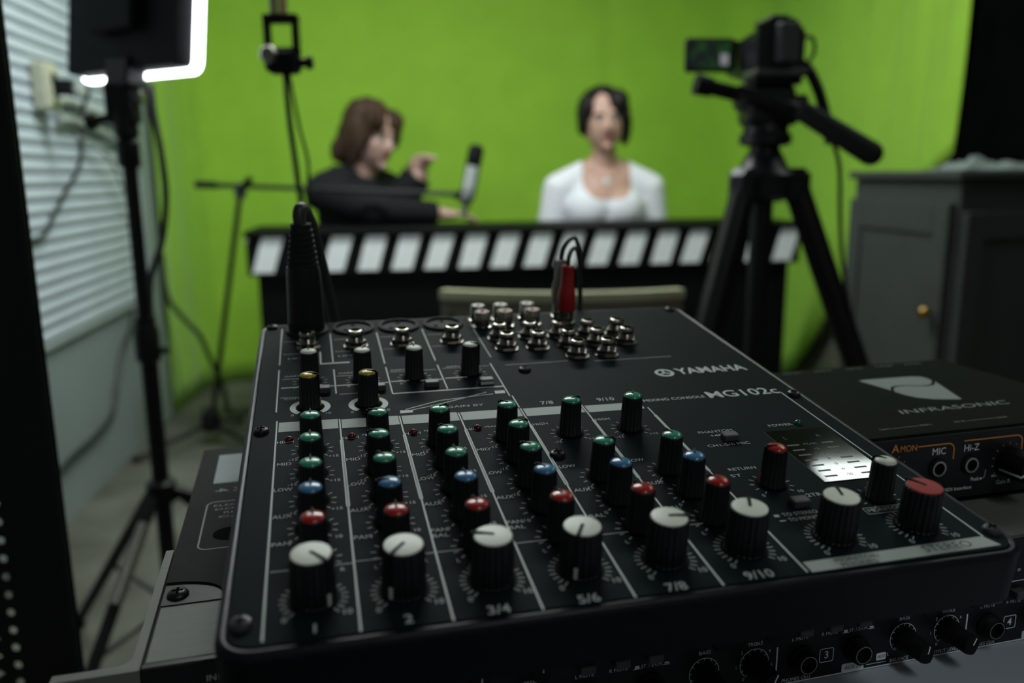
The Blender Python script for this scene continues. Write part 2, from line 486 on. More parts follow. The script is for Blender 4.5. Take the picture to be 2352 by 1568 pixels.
for i, (a, b) in enumerate(path):
    j0 = max(0, i-1); j1 = min(len(path)-1, i+1)
    d = Vector((path[j1][0]-path[j0][0], path[j1][1]-path[j0][1])).normalized(); nn = Vector((d.y, -d.x))
    s = cumul[i]; row = []
    zb = hem(a, b); zt = CEIL - 0.03
    left = max(0, 1 - s/0.9); right = max(0, min(1, (s - cumul[-1] + 1.5)/1.5)); mid = 0.25
    amp = 0.0025 + 0.010*left + 0.026*right**1.5
    for k in range(NT + 1):
        t = k / NT; zz = zb + (zt - zb)*t
        w = amp*(sin(s*31 + 0.6*sin(zz*1.3) - right*zz*5) + 0.6*sin(s*67+1.3+zz*0.8)) * (0.55+0.45*sin(zz*0.9+s)) + 0.004*sin(s*5.1+zz*1.7)
        if abs(s - 2.38) < 0.02: w -= 0.006
        bb = b
        if a > 1.75:                       # the free right edge hangs aslant
            bb = b + max(0, (3.0-b)/0.55)*0.10*(1.46-zz)*0.9
        row.append((a + nn.x*w, bb + nn.y*w, zz))
    rows.append(row)
g = MB().grid(rows)
gs = g.build('green_screen', M['green'], None, 80)
gs.rotation_euler = (0, 0, ROOM)
sol = gs.modifiers.new('thickness', 'SOLIDIFY'); sol.thickness = 0.0015
tag(gs, 'bright green chroma backdrop cloth hung around the back corners of the room', 'green screen')

# black curtain on the right wall, past the green cloth's free edge
rows = []
for i in range(61):
    t = i/60; b = 3.02 - 2.6*t; row = []
    for k in range(13):
        zz = 0.02 + (CEIL-0.05)*k/12
        row.append((1.822 + 0.012*sin(b*34 + zz*0.7) + 0.006*sin(b*71), b, zz))
    rows.append(row)
bc = MB().grid(rows).build('black_curtain', M['blackcloth'], None, 80)
bc.rotation_euler = (0, 0, ROOM)
sol = bc.modifiers.new('thickness', 'SOLIDIFY'); sol.thickness = 0.0015
tag(bc, 'black curtain hanging on the right wall behind the grey cabinet', 'curtain')

# ------------------------------------------------------------------ striped desk
dk = empty('striped_desk', rw(0.48, 2.95, 0), ROOM)
def dl(a, b, z): return (a-0.48, b-2.95, z)
DA0, DA1, DB = -0.462, 1.425, 2.75
MB().cbox(dl(DA0-0.005, DB-0.012, 0.757), dl(DA1+0.005, 3.08, 0.775), 0.003).build('desk_top', M['deskblk'], dk)
MB().box(dl(DA0, DB, 0.632), dl(DA1, DB+0.02, 0.757)).build('front_board', M['deskblk'], dk)
MB().box(dl(DA0+0.028, DB+0.02, 0.0), dl(DA1-0.03, DB+0.038, 0.757)).build('front_panel', M['deskblk'], dk)
MB().box(dl(DA0+0.028, DB+0.038, 0.0), dl(DA0+0.048, 3.06, 0.757)).build('side_panel', M['deskblk'], dk)
MB().box(dl(DA1-0.05, DB+0.038, 0.0), dl(DA1-0.03, 3.06, 0.757)).build('side_panel', M['deskblk'], dk)
def clip_poly(poly, lo, hi):
    for sgn, lim in ((1, lo), (-1, hi)):
        out = []
        for i in range(len(poly)):
            p, q = poly[i], poly[(i+1) % len(poly)]
            pi_, qi = sgn*p[0] >= sgn*lim, sgn*q[0] >= sgn*lim
            if pi_: out.append(p)
            if pi_ != qi:
                t = (lim-p[0])/(q[0]-p[0]); out.append((lim, p[1]+(q[1]-p[1])*t))
        poly = out
        if not poly: return poly
    return poly
for i in range(-3, 16):
    a = -0.191 + 0.1104*i
    ji = random.uniform(-0.003, 0.003)
    poly = [(a-0.033+ji, 0.641), (a+0.034+ji, 0.641), (a+0.068, 0.754), (a, 0.754)]
    poly = clip_poly(poly, DA0+0.001, DA1-0.001)
    if len(poly) < 3: continue
    T = Matrix(((1,0,0,-0.48),(0,0,-1,DB-2.95),(0,1,0,0),(0,0,0,1)))
    MB().prism(poly, -0.0002, 0.002, T).build('stripe', M['stripe'], dk, 0)
tag(dk, 'long black desk with slanted white stripes along its front edge', 'desk')

# ------------------------------------------------------------------ grey cabinet at the right
cb = empty('cabinet', rw(1.35, 1.83, 0), ROOM)
CW, CD, CH = 0.42, 0.46, 0.925
MB().cbox((0, 0, 0.04), (CW, CD, CH), 0.004).build('body', M['cab'], cb)
MB().box((0.02, 0.02, 0.0), (CW-0.02, CD-0.02, 0.04)).build('plinth', M['cab'], cb)
MB().cbox((-0.018, -0.018, CH), (CW+0.0, CD+0.012, CH+0.022), 0.004).build('top_board', M['cab'], cb)
def framed_door(mb, W, H, T, fr=0.06):
    mb.cbox((0, 0, 0), (W, H, 0.012), 0.002, T)
    mb.cbox((0, 0, 0.012), (fr, H, 0.020), 0.002, T); mb.cbox((W-fr, 0, 0.012), (W, H, 0.020), 0.002, T)
    mb.cbox((fr, 0, 0.012), (W-fr, fr, 0.020), 0.002, T); mb.cbox((fr, H-fr*1.3, 0.012), (W-fr, H, 0.020), 0.002, T)
    return mb
T = Matrix(((0,0,-1,0),(-1,0,0,CD-0.01),(0,1,0,0.07),(0,0,0,1)))       # door on the side that faces the set
dr = framed_door(MB(), CD-0.02, 0.80, T).build('door', M['cab'], cb)
MB().lathe([(0.006,0),(0.006,0.012),(0.014,0.02),(0.016,0.028),(0.010,0.036)], 18, Matrix(((0,0,-1,-0.020),(0,1,0,0.035),(1,0,0,0.60),(0,0,0,1)))).build('knob', M['brass'], dr)
T = Matrix(((1,0,0,0.01),(0,0,-1,0),(0,1,0,0.07),(0,0,0,1)))
framed_door(MB(), CW-0.02, 0.78, T, 0.05).build('door', M['cab'], cb)
tag(cb, 'dark grey painted wooden cabinet standing at the right wall', 'cabinet')

# crumpled pale cloth on top of the cabinet
rows = []
for i in range(29):
    row = []
    for j in range(17):
        x = i/28; y = j/16
        e = min(x, 1-x, y, 1-y)*6; e = min(1, e)
        h = 0.010 + e*(0.016 + 0.013*sin(x*9+y*4) + 0.010*sin(x*21-y*13) + 0.007*sin(x*37+y*31)) * (0.6 + 0.7*(x < 0.45))
        row.append((0.015 + x*0.29 + 0.01*sin(y*9), 0.03 + y*0.15 + 0.012*sin(x*11), max(0.0005, 0.62*h*e)))
    rows.append(row)
cr = MB().grid(rows).build('crumpled_cloth', M['crumple'], None, 60)
cr.matrix_world = Matrix.Translation(rw(1.35, 1.83, CH+0.0225)) @ RZ
sol = cr.modifiers.new('thickness', 'SOLIDIFY'); sol.thickness = 0.001; sol.offset = 1
tag(cr, 'crumpled pale cloth lying on top of the grey cabinet', 'cloth')

# ------------------------------------------------------------------ chair with cream curved back rail
ch = empty('chair', (0.09, 1.55, 0), radians(-2))
def arc_board(r, half, z0, z1, th, n=24, dz=0.0):
    lo = []; P = []
    for i in range(n+1):
        a = -half + 2*half*i/n
        x0, y0 = r*sin(a), -r*cos(a); x1, y1 = (r-th)*sin(a), -(r-th)*cos(a)
        P.append([(x0, y0, z0), (x0, y0, z1), (x1, y1, z1), (x1, y1, z0)])
    mb = MB(); mb.loft(P); return mb
R_ = 0.52; half = math.asin(0.205/R_); off = R_-0.205
def shifted(mb, dy):
    for v in mb.v: v.y += dy
    return mb
shifted(arc_board(R_, half, 0.62, 0.742, 0.012), off+0.0).build('backrest', M['ply'], ch)
shifted(arc_board(R_+0.006, half*1.0, 0.742, 0.757, 0.024), off+0.0).build('top_rail', M['cream'], ch, label='cream wooden top rail')
MB().cbox((-0.20, -0.15, 0.44), (0.20, 0.23, 0.465), 0.008).build('seat', M['ply'], ch)
for sx in (-1, 1):
    MB().tube(bez([(sx*0.17, -0.14, 0.001), (sx*0.175, -0.14, 0.30), (sx*0.18, -0.16, 0.5), (sx*0.185, -0.162, 0.72)], 6), 0.011, 10).build('back_leg', M['greymetal'], ch)
    MB().tube([(sx*0.17, 0.20, 0.001), (sx*0.175, 0.20, 0.44)], 0.011, 10).build('leg', M['greymetal'], ch)
tag(ch, 'chair with curved cream-edged back rail between the mixing console and the striped desk', 'chair')

# ------------------------------------------------------------------ power outlet, plug, conduit and wall cables (left wall)
ot = empty('power_outlet', rw(A0+0.017, 2.43, 1.185), ROOM)
MB().cbox((0, -0.045, -0.06), (0.035, 0.045, 0.06), 0.004).build('box', M['outlet'], ot)
MB().cbox((0.035, -0.036, -0.05), (0.041, 0.036, 0.05), 0.002).build('cover_plate', M['outlet'], ot)
MB().lathe([(0.02,0),(0.02,0.0015)], 20, Matrix(((0,0,1,0.041),(0,1,0,0.0),(1,0,0,0.018),(0,0,0,1)))).build('socket', M['blkmatte'], ot)
tag(ot, 'cream plastic power outlet box on the white slatted wall', 'power outlet')
pg = empty('power_plug', rw(A0+0.060, 2.43, 1.185), ROOM)
MB().cbox((0, -0.018, -0.022), (0.045, 0.018, 0.018), 0.004).build('body', M['blkmatte'], pg)
MB().cbox((0.045, -0.015, -0.026), (0.07, 0.02, 0.006), 0.006).build('adapter', M['conduit'], pg)
MB().tube(bez([(0.06, 0.01, -0.012), (0.05, 0.10, 0.0), (-0.005, 0.22, -0.025), (-0.034, 0.278, -0.055), (-0.034, 0.225, -0.19), (-0.034, 0.08, -0.275), (-0.034, -0.04, -0.347), (-0.034, -0.10, -0.383), (-0.034, -0.21, -0.39)], 8), 0.006, 8).build('cord', M['cable'], pg)
tag(pg, 'black power plug with drooping cord in the cream outlet', 'plug')
for dz, lab in ((0.0, 'upper of two grey cable conduits along the white slatted wall'), (-0.052, 'lower of two grey cable conduits along the white slatted wall')):
    c = MB()
    c.tube([rw(*p) for p in bez([(A0+0.030, 2.515, 1.155+dz), (A0+0.03, 2.62, 1.160+dz), (A0+0.032, 2.9, 1.135+dz), (A0+0.03, 3.12, 1.10+dz), (A0+0.028, 3.25, 1.06+dz)], 8)], 0.012, 10)
    tag(c.build('cable_conduit', M['conduit']), lab, 'conduit', 'wall conduits')
w = MB(); w.tube([rw(*p) for p in bez([(A0+0.025, 2.66, 1.07), (A0+0.05, 2.85, 1.0), (A0+0.04, 3.02, 0.86), (A0+0.03, 3.12, 0.74), (A0+0.03, 3.16, 0.55)], 8)], 0.0045, 8)
tag(w.build('wall_cable', M['conduit']), 'thin grey cable sagging down the white slatted wall', 'cable')
w = MB(); w.tube([rw(*p) for p in bez([(A0+0.012, 3.08, 0.50), (A0+0.012, 3.01, 0.431), (A0+0.012, 2.905, 0.378), (A0+0.012, 2.81, 0.280), (A0+0.012, 2.735, 0.200), (A0+0.012, 2.56, 0.176), (A0+0.012, 2.41, 0.176), (A0+0.012, 2.25, 0.16), (A0+0.012, 2.0, 0.08), (A0+0.03, 1.8, 0.009)], 8)], 0.008, 8)
tag(w.build('floor_cable', M['cable']), 'dark cable curving down the lower white wall to the floor', 'cable')

# ================================================================== video light on its stand
st = empty('light_stand', (-0.630, 1.400, 0), 0)
MB().cyl((0,0,0.10), (0,0,0.70), 0.0145, n=18).build('lower_tube', M['blkmetal'], st)
MB().cyl((0,0,0.70), (0,0,1.03), 0.0115, n=18).build('upper_tube', M['blkmetal'], st)
c = MB(); c.lathe([(0.016,0.635),(0.021,0.64),(0.021,0.69),(0.017,0.70),(0.017,0.715)], 20); c.cyl((0.015,0,0.655),(0.036,0,0.655),0.006,n=10)
c.build('collar', M['blkmetal'], st)
c = MB(); c.lathe([(0.016,0.965),(0.018,0.97),(0.018,1.005),(0.014,1.01)], 20); c.build('collar', M['blkmetal'], st)
c = MB(); c.lathe([(0.0145,0.375),(0.026,0.38),(0.026,0.415),(0.0145,0.42)], 20); c.build('leg_hub', M['blkmetal'], st)
c = MB(); c.lathe([(0.0145,0.16),(0.021,0.165),(0.021,0.19),(0.0145,0.195)], 20); c.build('brace_hub', M['blkmetal'], st)
kb = MB(); kb.cyl((0.02,0.0,0.40),(0.05,0.012,0.385),0.008,n=10); kb.cyl((0.05,0.012,0.385),(0.064,0.018,0.378),0.014,0.012,n=12)
kb.build('clamp_knob', M['blkmetal'], st)
for az in (143.7, 259.6, 20):
    d = Vector((cos(radians(az)), sin(radians(az)), 0))
    top = d*0.026 + Vector((0,0,0.395)); foot = d*0.385 + Vector((0,0,0.011))
    lg = MB().cyl(top, foot, 0.011, 0.010, n=14).build('leg', M['blkmetal'], st)
    MB().capsule(foot - d*0.012, 0.0105, foot + d*0.012, 0.0105, 12, 4).build('rubber_foot', M['rubber'], lg)
    mid = top.lerp(foot, 0.52)
    MB().cyl(d*0.018 + Vector((0,0,0.178)), mid, 0.005, n=8).build('brace', M['greymetal'], st)
a = radians(259.6); d = Vector((cos(a), sin(a), 0)); top = d*0.026 + Vector((0,0,0.395)); foot = d*0.385 + Vector((0,0,0.011))
MB().cyl(top.lerp(foot,0.10)+Vector((0.004,-0.006,0.008)), top.lerp(foot,0.36)+Vector((0.004,-0.006,0.008)), 0.0095, n=12).build('metal_sleeve', M['steel'], st, label='bare metal sleeve on a leg')
hd = MB(); hd.lathe([(0.013,1.01),(0.019,1.015),(0.019,1.05),(0.012,1.055)], 18)
hd.cbox((-0.026,-0.016,1.035),(0.022,0.016,1.10),0.004); hd.cyl((-0.026,0,1.045),(-0.05,0,1.04),0.007,n=10); hd.cyl((-0.05,0,1.04),(-0.062,0,1.037),0.013,n=12)
hd.build('tilt_head', M['blkmetal'], st)
MB().cyl((0.022,0,1.075),(0.034,0,1.075),0.009,n=12).build('head_screw', M['steel'], st)
tag(st, 'black tripod light stand in front of the white slatted wall', 'light stand')

# LED panel: black back towards us, glowing diffuser towards the set
LY, LT = radians(-30), radians(-8)
lp = empty('video_light', matrix=Matrix.Translation((-0.622, 1.398, 1.105)) @ Matrix.Rotation(LY, 4, 'Z') @ Matrix.Rotation(LT, 4, 'X'))
W2, HH = 0.138, 0.27
MB().prism(rrect(-W2, 0.0, W2, HH, 0.012), 0, 0.030, Matrix(((1,0,0,0.0),(0,0,1,-0.012),(0,1,0,0.012),(0,0,0,1)))).build('housing', M['blkmatte'], lp)
MB().prism(rrect(-W2-0.010, 0.010, W2+0.008, HH+0.030, 0.018), 0, 0.010, Matrix(((1,0,0,0.0),(0,0,1,0.020),(0,1,0,-0.004),(0,0,0,1)))).build('diffuser', M['led'], lp, label='glowing white diffuser')
MB().cbox((-0.055,-0.034,0.07),(0.055,-0.012,0.20),0.004).build('battery', M['blkmatte'], lp)
MB().cbox((-0.027,-0.02,-0.014),(0.030,0.016,0.03),0.003).build('mount_block', M['blkmetal'], lp)
tag(lp, 'black LED panel light with glowing white rim on the light stand', 'video light')
w = MB(); w.tube(bez([(-0.596,1.43,1.10), (-0.595,1.43,1.05), (-0.589,1.43,0.989), (-0.587,1.43,0.924), (-0.595,1.43,0.866), (-0.607,1.43,0.825), (-0.619,1.432,0.80), (-0.629,1.432,0.77), (-0.634,1.432,0.70), (-0.634,1.428,0.5)], 8), 0.006, 8)
lc = w.build('cord', M['cable'], lp); lc.matrix_parent_inverse = lp.matrix_world.inverted()
w = MB(); w.tube([rw(*p) for p in bez([(-0.878,3.35,0.66),(-0.872,3.35,0.494),(-0.82,3.35,0.405),(-0.763,3.35,0.331),(-0.738,3.35,0.258),(-0.708,3.35,0.171),(-0.688,3.35,0.098),(-0.67,3.35,0.012),(-0.58,3.36,0.012)], 8)], 0.010, 8)
tag(w.build('backdrop_cable', M['cablegreen']), 'dark cable sagging in front of the green cloth beside the microphone stand', 'cable')

# ================================================================== hanging bracket
BS = 0.72
def bw_(x, y, z): return (x*BS, y*BS, 0.95 + (z-0.95)*BS)
hb = empty('hanging_bracket', bw_(-0.418, 1.60, 1.13), 0)
HB = lambda x, y, z: (x+0.418, y-1.6, z-1.13)
RT = (CEIL - 0.95)/BS + 0.95
f = MB(BS)
f.cbox(HB(-0.450,1.59,1.165), HB(-0.438,1.61,1.235), 0.002); f.cbox(HB(-0.398,1.59,1.165), HB(-0.386,1.61,1.235), 0.002)
f.cbox(HB(-0.450,1.589,1.222), HB(-0.386,1.611,1.238), 0.002); f.cbox(HB(-0.450,1.589,1.162), HB(-0.386,1.611,1.180), 0.002)
f.build('frame', M['blkmetal'], hb)
MB(BS).cbox(HB(-0.448,1.575,1.134), HB(-0.388,1.625,1.176), 0.008).build('clamp_body', M['blkmatte'], hb)
MB(BS).lathe([(0.014,0),(0.016,0.004),(0.012,0.012)], 20, Matrix.Translation(HB(-0.437,1.575,1.165)) @ Matrix.Rotation(radians(90),4,'X')).build('metal_disc', M['steel'], hb, label='dull metal disc')
k = MB(BS); k.cyl(HB(-0.39,1.60,1.153), HB(-0.374,1.60,1.153), 0.008, n=12); k.cyl(HB(-0.374,1.60,1.153), HB(-0.364,1.60,1.153), 0.013, 0.011, n=14)
k.build('clamp_knob', M['blkmatte'], hb)
MB(BS).cyl(HB(-0.430,1.60,1.236), HB(-0.430,1.60,RT), 0.0075, n=12).build('rod', M['chrome'], hb, label='bright metal rod')
MB(BS).cyl(HB(-0.413,1.60,1.236), HB(-0.413,1.60,RT), 0.0080, n=12).build('rod', M['copper'], hb, label='copper coloured rod')
tag(hb, 'black clamp bracket hanging from two metal rods at the top', 'bracket')
w = MB(); w.tube([Vector(bw_(*p)) for p in bez([(-0.416,1.60,1.134), (-0.413,1.60,1.05), (-0.405,1.60,0.95), (-0.400,1.60,0.85), (-0.40,1.60,0.5), (-0.41,1.60,0.2), (-0.42,1.60,-0.36)], 8)], 0.0040, 8)
tag(w.build('hanging_cable', M['cablegreen']), 'thick black cable hanging straight down from the clamp bracket', 'cable')
w = MB(); w.tube([Vector(bw_(*p)) for p in bez([(-0.410,1.605,1.134), (-0.398,1.61,1.04), (-0.385,1.61,0.97), (-0.390,1.61,0.88), (-0.392,1.61,0.5), (-0.39,1.61,-0.36)], 8)], 0.0022, 8)
tag(w.build('thin_hanging_cable', M['cablegreen']), 'thin dark cable bowing out beside the thick hanging cable', 'cable')

# ================================================================== microphone on boom stand
ms = empty('microphone_stand', (-1.087, 2.86, 0), 0)
MB().cyl((0,0,0.06), (0.167,0,0.90), 0.0095, n=14).build('pole', M['blkmetal'], ms)
MB().lathe([(0.025,0.05),(0.034,0.06),(0.034,0.10),(0.020,0.13),(0.012,0.14)], 18).build('leg_hub', M['blkmetal'], ms)
for x, y in ((-0.19,-0.20), (0.20,-0.10), (0.02,0.27)):
    lg = MB().cyl((x*0.08,y*0.08,0.075), (x,y,0.012), 0.009, n=12).build('leg', M['blkmetal'], ms)
    MB().capsule((x*0.95,y*0.95,0.0125),0.0118,(x,y,0.0125),0.0118,12,4).build('rubber_foot', M['rubber'], lg)
MB().lathe([(0.018,-0.02),(0.020,-0.015),(0.020,0.02),(0.014,0.03)], 18, Matrix.Translation((0.167,0,0.895))).build('boom_clutch', M['greymetal'], ms)
MB().cyl((0.167,-0.02,0.905),(0.215,-0.03,0.94),0.008,0.012,n=12).build('clutch_knob', M['blkmetal'], ms)
MB().cyl((0.017,0,0.922), (0.90,0,0.882), 0.0085, n=14).build('boom', M['blk'], ms)
MB().cyl((0.017,0,0.922), (0.09,0,0.9187), 0.013, n=14).build('boom_grip', M['blkmetal'], ms)
MB().cbox((0.895,-0.014,0.862),(0.935,0.014,0.892),0.004).build('microphone_clip', M['blkmetal'], ms)
tag(ms, 'black boom stand with leaning pole left of the striped desk', 'mic stand')
mc = empty('microphone', matrix=Matrix.Translation((-0.149, 2.835, 0.865)) @ Matrix.Rotation(radians(12), 4, 'Y'))
MB().lathe([(0.012,-0.062),(0.012,-0.02),(0.018,-0.012),(0.022,0.0)], 20).build('cable_connector', M['steel'], mc)
MB().lathe([(0.023,0),(0.0245,0.004),(0.0245,0.115),(0.023,0.119)], 24).build('body', M['blkmatte'], mc)
fp = MB(); fp.loft([[(0.0252*sin(t), -0.0252*cos(t), z_) for z_ in (0.006, 0.112)] for t in [radians(-48+96*i/12) for i in range(13)]], False, False); fp.build('front_plate', M['stripe'], mc, label='pale front plate')
gr = MB(); gr.lathe([(0.0245,0.119),(0.026,0.122),(0.026,0.165),(0.022,0.178),(0.012,0.184)], 24); gr.build('grille', M['blkmatte'], mc, label='dark head grille')
MB().ring(0.0245,0.034,24,Matrix.Translation((0,0,0.03))).build('shock_ring', M['blkmetal'], mc)
tag(mc, 'pale condenser microphone with dark head on the boom arm', 'microphone')

# ================================================================== camcorder tripod
tp = empty('camera_tripod', (0.420, 1.40, 0), 0)
for az in (-20, 100, 220):
    d = Vector((cos(radians(az)), sin(radians(az)), 0)); s_ = Vector((-d.y, d.x, 0))
    top = d*0.052 + Vector((0,0,0.925)); foot = d*0.40 + Vector((0,0,0.014))
    m1 = top.lerp(foot, 0.50)
    lg = MB().cyl(top, m1, 0.021, 0.020, n=16).build('leg', M['blkmetal'], tp)
    MB().cyl(m1.lerp(top,0.03), foot, 0.0145, n=14).build('lower_leg', M['blkmetal'], lg)
    MB().cyl(m1.lerp(top,0.06), m1.lerp(foot,0.08), 0.0235, n=16).build('leg_clamp', M['blk'], lg)
    MB().capsule(foot, 0.0138, foot + Vector((0,0,0.01)), 0.0138, 12, 4).build('rubber_foot', M['rubber'], lg)
    kn = MB(); kn.cbox((-0.023,-0.023,-0.03),(0.023,0.023,0.026),0.011, Matrix.Translation(top+Vector((0,0,0.004))) @ Matrix.Rotation(radians(az),4,'Z'))
    kn.build('leg_joint', M['blk'], tp)
cp = MB(); cp.lathe([(0.03,0.90),(0.048,0.91),(0.052,0.945),(0.040,0.955),(0.030,0.975),(0.024,0.985),(0.024,0.992)], 24); cp.build('crown', M['blk'], tp)
MB().cyl((0,0,0.42),(0,0,0.91),0.018,n=18).build('centre_column', M['blkmetal'], tp)
MB().lathe([(0.032,0.990),(0.042,0.994),(0.042,1.008),(0.036,1.012),(0.036,1.02),(0.030,1.03)], 26).build('pan_base', M['blk'], tp)
hh = MB(); hh.cbox((-0.040,-0.032,1.022),(0.046,0.032,1.062),0.008); hh.cbox((-0.052,-0.028,1.045),(0.040,0.028,1.088),0.01)
hh.cyl((0.046,0,1.05),(0.062,0,1.05),0.022,n=18); hh.build('fluid_head', M['blk'], tp)
kn = MB(); kn.cyl((-0.05,-0.01,1.072),(-0.095,-0.015,1.082),0.012,n=14); kn.cyl((-0.095,-0.015,1.082),(-0.122,-0.018,1.088),0.015,0.017,n=14)
kn.build('tilt_knob', M['blkmatte'], tp)
MB().cbox((-0.035,-0.045,1.096),(0.050,0.045,1.108),0.003).build('camera_plate', M['greymetal'], tp)
MB().cbox((-0.030,-0.035,1.085),(0.045,0.035,1.097),0.003).build('plate_seat', M['blkmatte'], tp)
MB().cyl((-0.055,-0.03,1.078),(0.045,-0.075,1.035),0.009,n=14).build('pan_handle', M['blkmetal'], tp)
MB().capsule((0.040,-0.073,1.037),0.0165,(0.128,-0.112,0.975),0.0185,18,6).build('handle_grip', M['rubber'], tp, label='thick black foam grip')
tag(tp, 'black camera tripod with fluid head and pan handle', 'tripod')

cc = empty('camcorder', matrix=Matrix.Translation((0.425, 1.44, 1.108)) @ Matrix.Rotation(radians(5), 4, 'Z'))
b_ = MB()
b_.loft([[(x, -0.062, z) for x, z in ((-0.036,0.004),(0.034,0.002),(0.040,0.012),(0.040,0.058),(0.022,0.078),(-0.006,0.082),(-0.038,0.062))],
         [(x, 0.085, z) for x, z in ((-0.034,0.006),(0.032,0.004),(0.038,0.012),(0.036,0.050),(0.020,0.064),(-0.006,0.066),(-0.036,0.052))]])
b_.build('body', M['blk'], cc)
MB().cyl((0.0,0.085,0.036),(0.0,0.125,0.036),0.028,0.030,n=24).build('lens_hood', M['blk'], cc)
MB().cbox((-0.012,-0.088,0.008),(0.022,-0.062,0.070),0.004).build('battery', M['greymetal'], cc, label='grey battery on the back')
MB().cbox((-0.012,-0.05,0.076),(0.02,0.03,0.086),0.004).build('handle_shoe', M['blk'], cc)
sc = MB().cbox((-0.128,0.026,0.006),(-0.042,0.036,0.062),0.004).build('flip_screen', M['blk'], cc)
MB().box((-0.120,0.0250,0.012),(-0.050,0.0262,0.056)).build('picture', M['lcdpic'], sc, 0, label='lit screen picture')
MB().box((-0.068,0.0244,0.018),(-0.054,0.0249,0.036)).build('pale_figure', M['lcdpale'], sc, 0)
MB().cyl((-0.042,0.031,0.010),(-0.042,0.031,0.058),0.005,n=10).build('hinge', M['blk'], cc)
MB().tube(bez([(0.038,-0.04,0.05),(0.058,-0.045,0.052),(0.066,-0.04,0.03),(0.055,-0.03,0.008)],8),0.003,8).build('cord_loop', M['cable'], cc)
MB().tube(bez([(0.04,-0.02,0.02),(0.06,-0.03,0.006),(0.072,-0.05,-0.03),(0.080,-0.07,-0.08),(0.084,-0.08,-0.115)],8),0.009,8).build('hand_strap', M['blkmatte'], cc)
tag(cc, 'black camcorder with open flip-out screen on the tripod', 'camcorder')
w = MB(); w.tube(bez([(0.512,1.35,0.995),(0.530,1.36,0.955),(0.545,1.38,0.87),(0.565,1.40,0.78),(0.60,1.42,0.66),(0.64,1.45,0.5),(0.70,1.5,0.2),(0.75,1.55,0.01)],8),0.0035,8)
tag(w.build('camera_cable', M['cable']), 'thin black cable trailing down from the camcorder beside the tripod', 'cable')

# ================================================================== equipment rack upright at the left edge
rk = empty('rack_upright', (-0.357, 0.62, 0), 0)
ps = MB(); ps.box((-0.045, 0, 0), (-0.003, 0.004, 1.75)); ps.box((-0.045, 0.004, 0), (-0.041, 0.05, 1.75)); ps.build('post', M['blkmetal'], rk)
MB().box((-0.0072, -0.0012, 0.0), (-0.003, 0.004, 1.75)).build('edge_strip', M['blk'], rk)
rl = MB()
zz = 0.03; xs0, xs1 = -0.075, -0.044; xc = -0.056; hr = 0.0031; n = 16
hole_z = []
while zz < 1.72:
    hole_z.append(zz); zz += 0.01585
def hole_plate(mb, x0, x1, z0, z1, cx, cz, r, y):
    # rectangle with a round hole
    vs = []; fs = []
    for i in range(n):
        a = 2*pi*i/n + pi/n; c_, s_ = cos(a), sin(a)
        vs.append((cx + r*c_, y, cz + r*s_))
    for i in range(n):
        a = 2*pi*i/n + pi/n; c_, s_ = cos(a), sin(a)
        tx = ((x1-cx) if c_ > 0 else (x0-cx))/c_ if abs(c_) > 1e-6 else 1e9
        tz = ((z1-cz) if s_ > 0 else (z0-cz))/s_ if abs(s_) > 1e-6 else 1e9
        t = min(tx, tz); vs.append((cx + t*c_, y, cz + t*s_))
    for q in ((x1,z1),(x0,z1),(x0,z0),(x1,z0)): vs.append((q[0], y, q[1]))
    for i in range(n):
        j = (i+1) % n; fs.append((i, j, n+j, n+i))
    for ci, (i, j) in enumerate(((1,2),(5,6),(9,10),(13,14))): fs.append((n+i, n+j, 2*n+ci))
    mb.add(vs, fs)
for z_ in hole_z: hole_plate(rl, xs0, xs1, z_-0.007925, z_+0.007925, xc, z_, hr, 0.001)
ro = rl.build('hole_rail', M['blkmetal'], rk, 0, label='rail with round mounting holes')
tag(rk, 'black equipment rack upright with a row of mounting holes', 'rack')

# ================================================================== people
def remeshed(mb, name, mat_, voxel, smooth=6, parent=None, cut=None, disp=None):
    me = mb.mesh(name + '_src', mat_, 0)
    o = bpy.data.objects.new(name + '_src', me); COL.objects.link(o)
    r = o.modifiers.new('r', 'REMESH'); r.mode = 'VOXEL'; r.voxel_size = voxel
    if smooth:
        s_ = o.modifiers.new('s', 'SMOOTH'); s_.factor = 0.5; s_.iterations = smooth
    dg = bpy.context.evaluated_depsgraph_get()
    out = bpy.data.meshes.new_from_object(o.evaluated_get(dg))
    bpy.data.objects.remove(o); bpy.data.meshes.remove(me)
    out.name = name
    if cut or disp:
        bm = bmesh.new(); bm.from_mesh(out)
        if disp:
            for v in bm.verts: v.co += v.normal * disp(v.co)
        if cut:
            bmesh.ops.delete(bm, geom=[f for f in bm.faces if cut(f.calc_center_median())], context='FACES')
        bm.to_mesh(out); bm.free()
    if not out.materials: out.materials.append(mat_)
    out.shade_smooth()
    return put(name, out, parent)

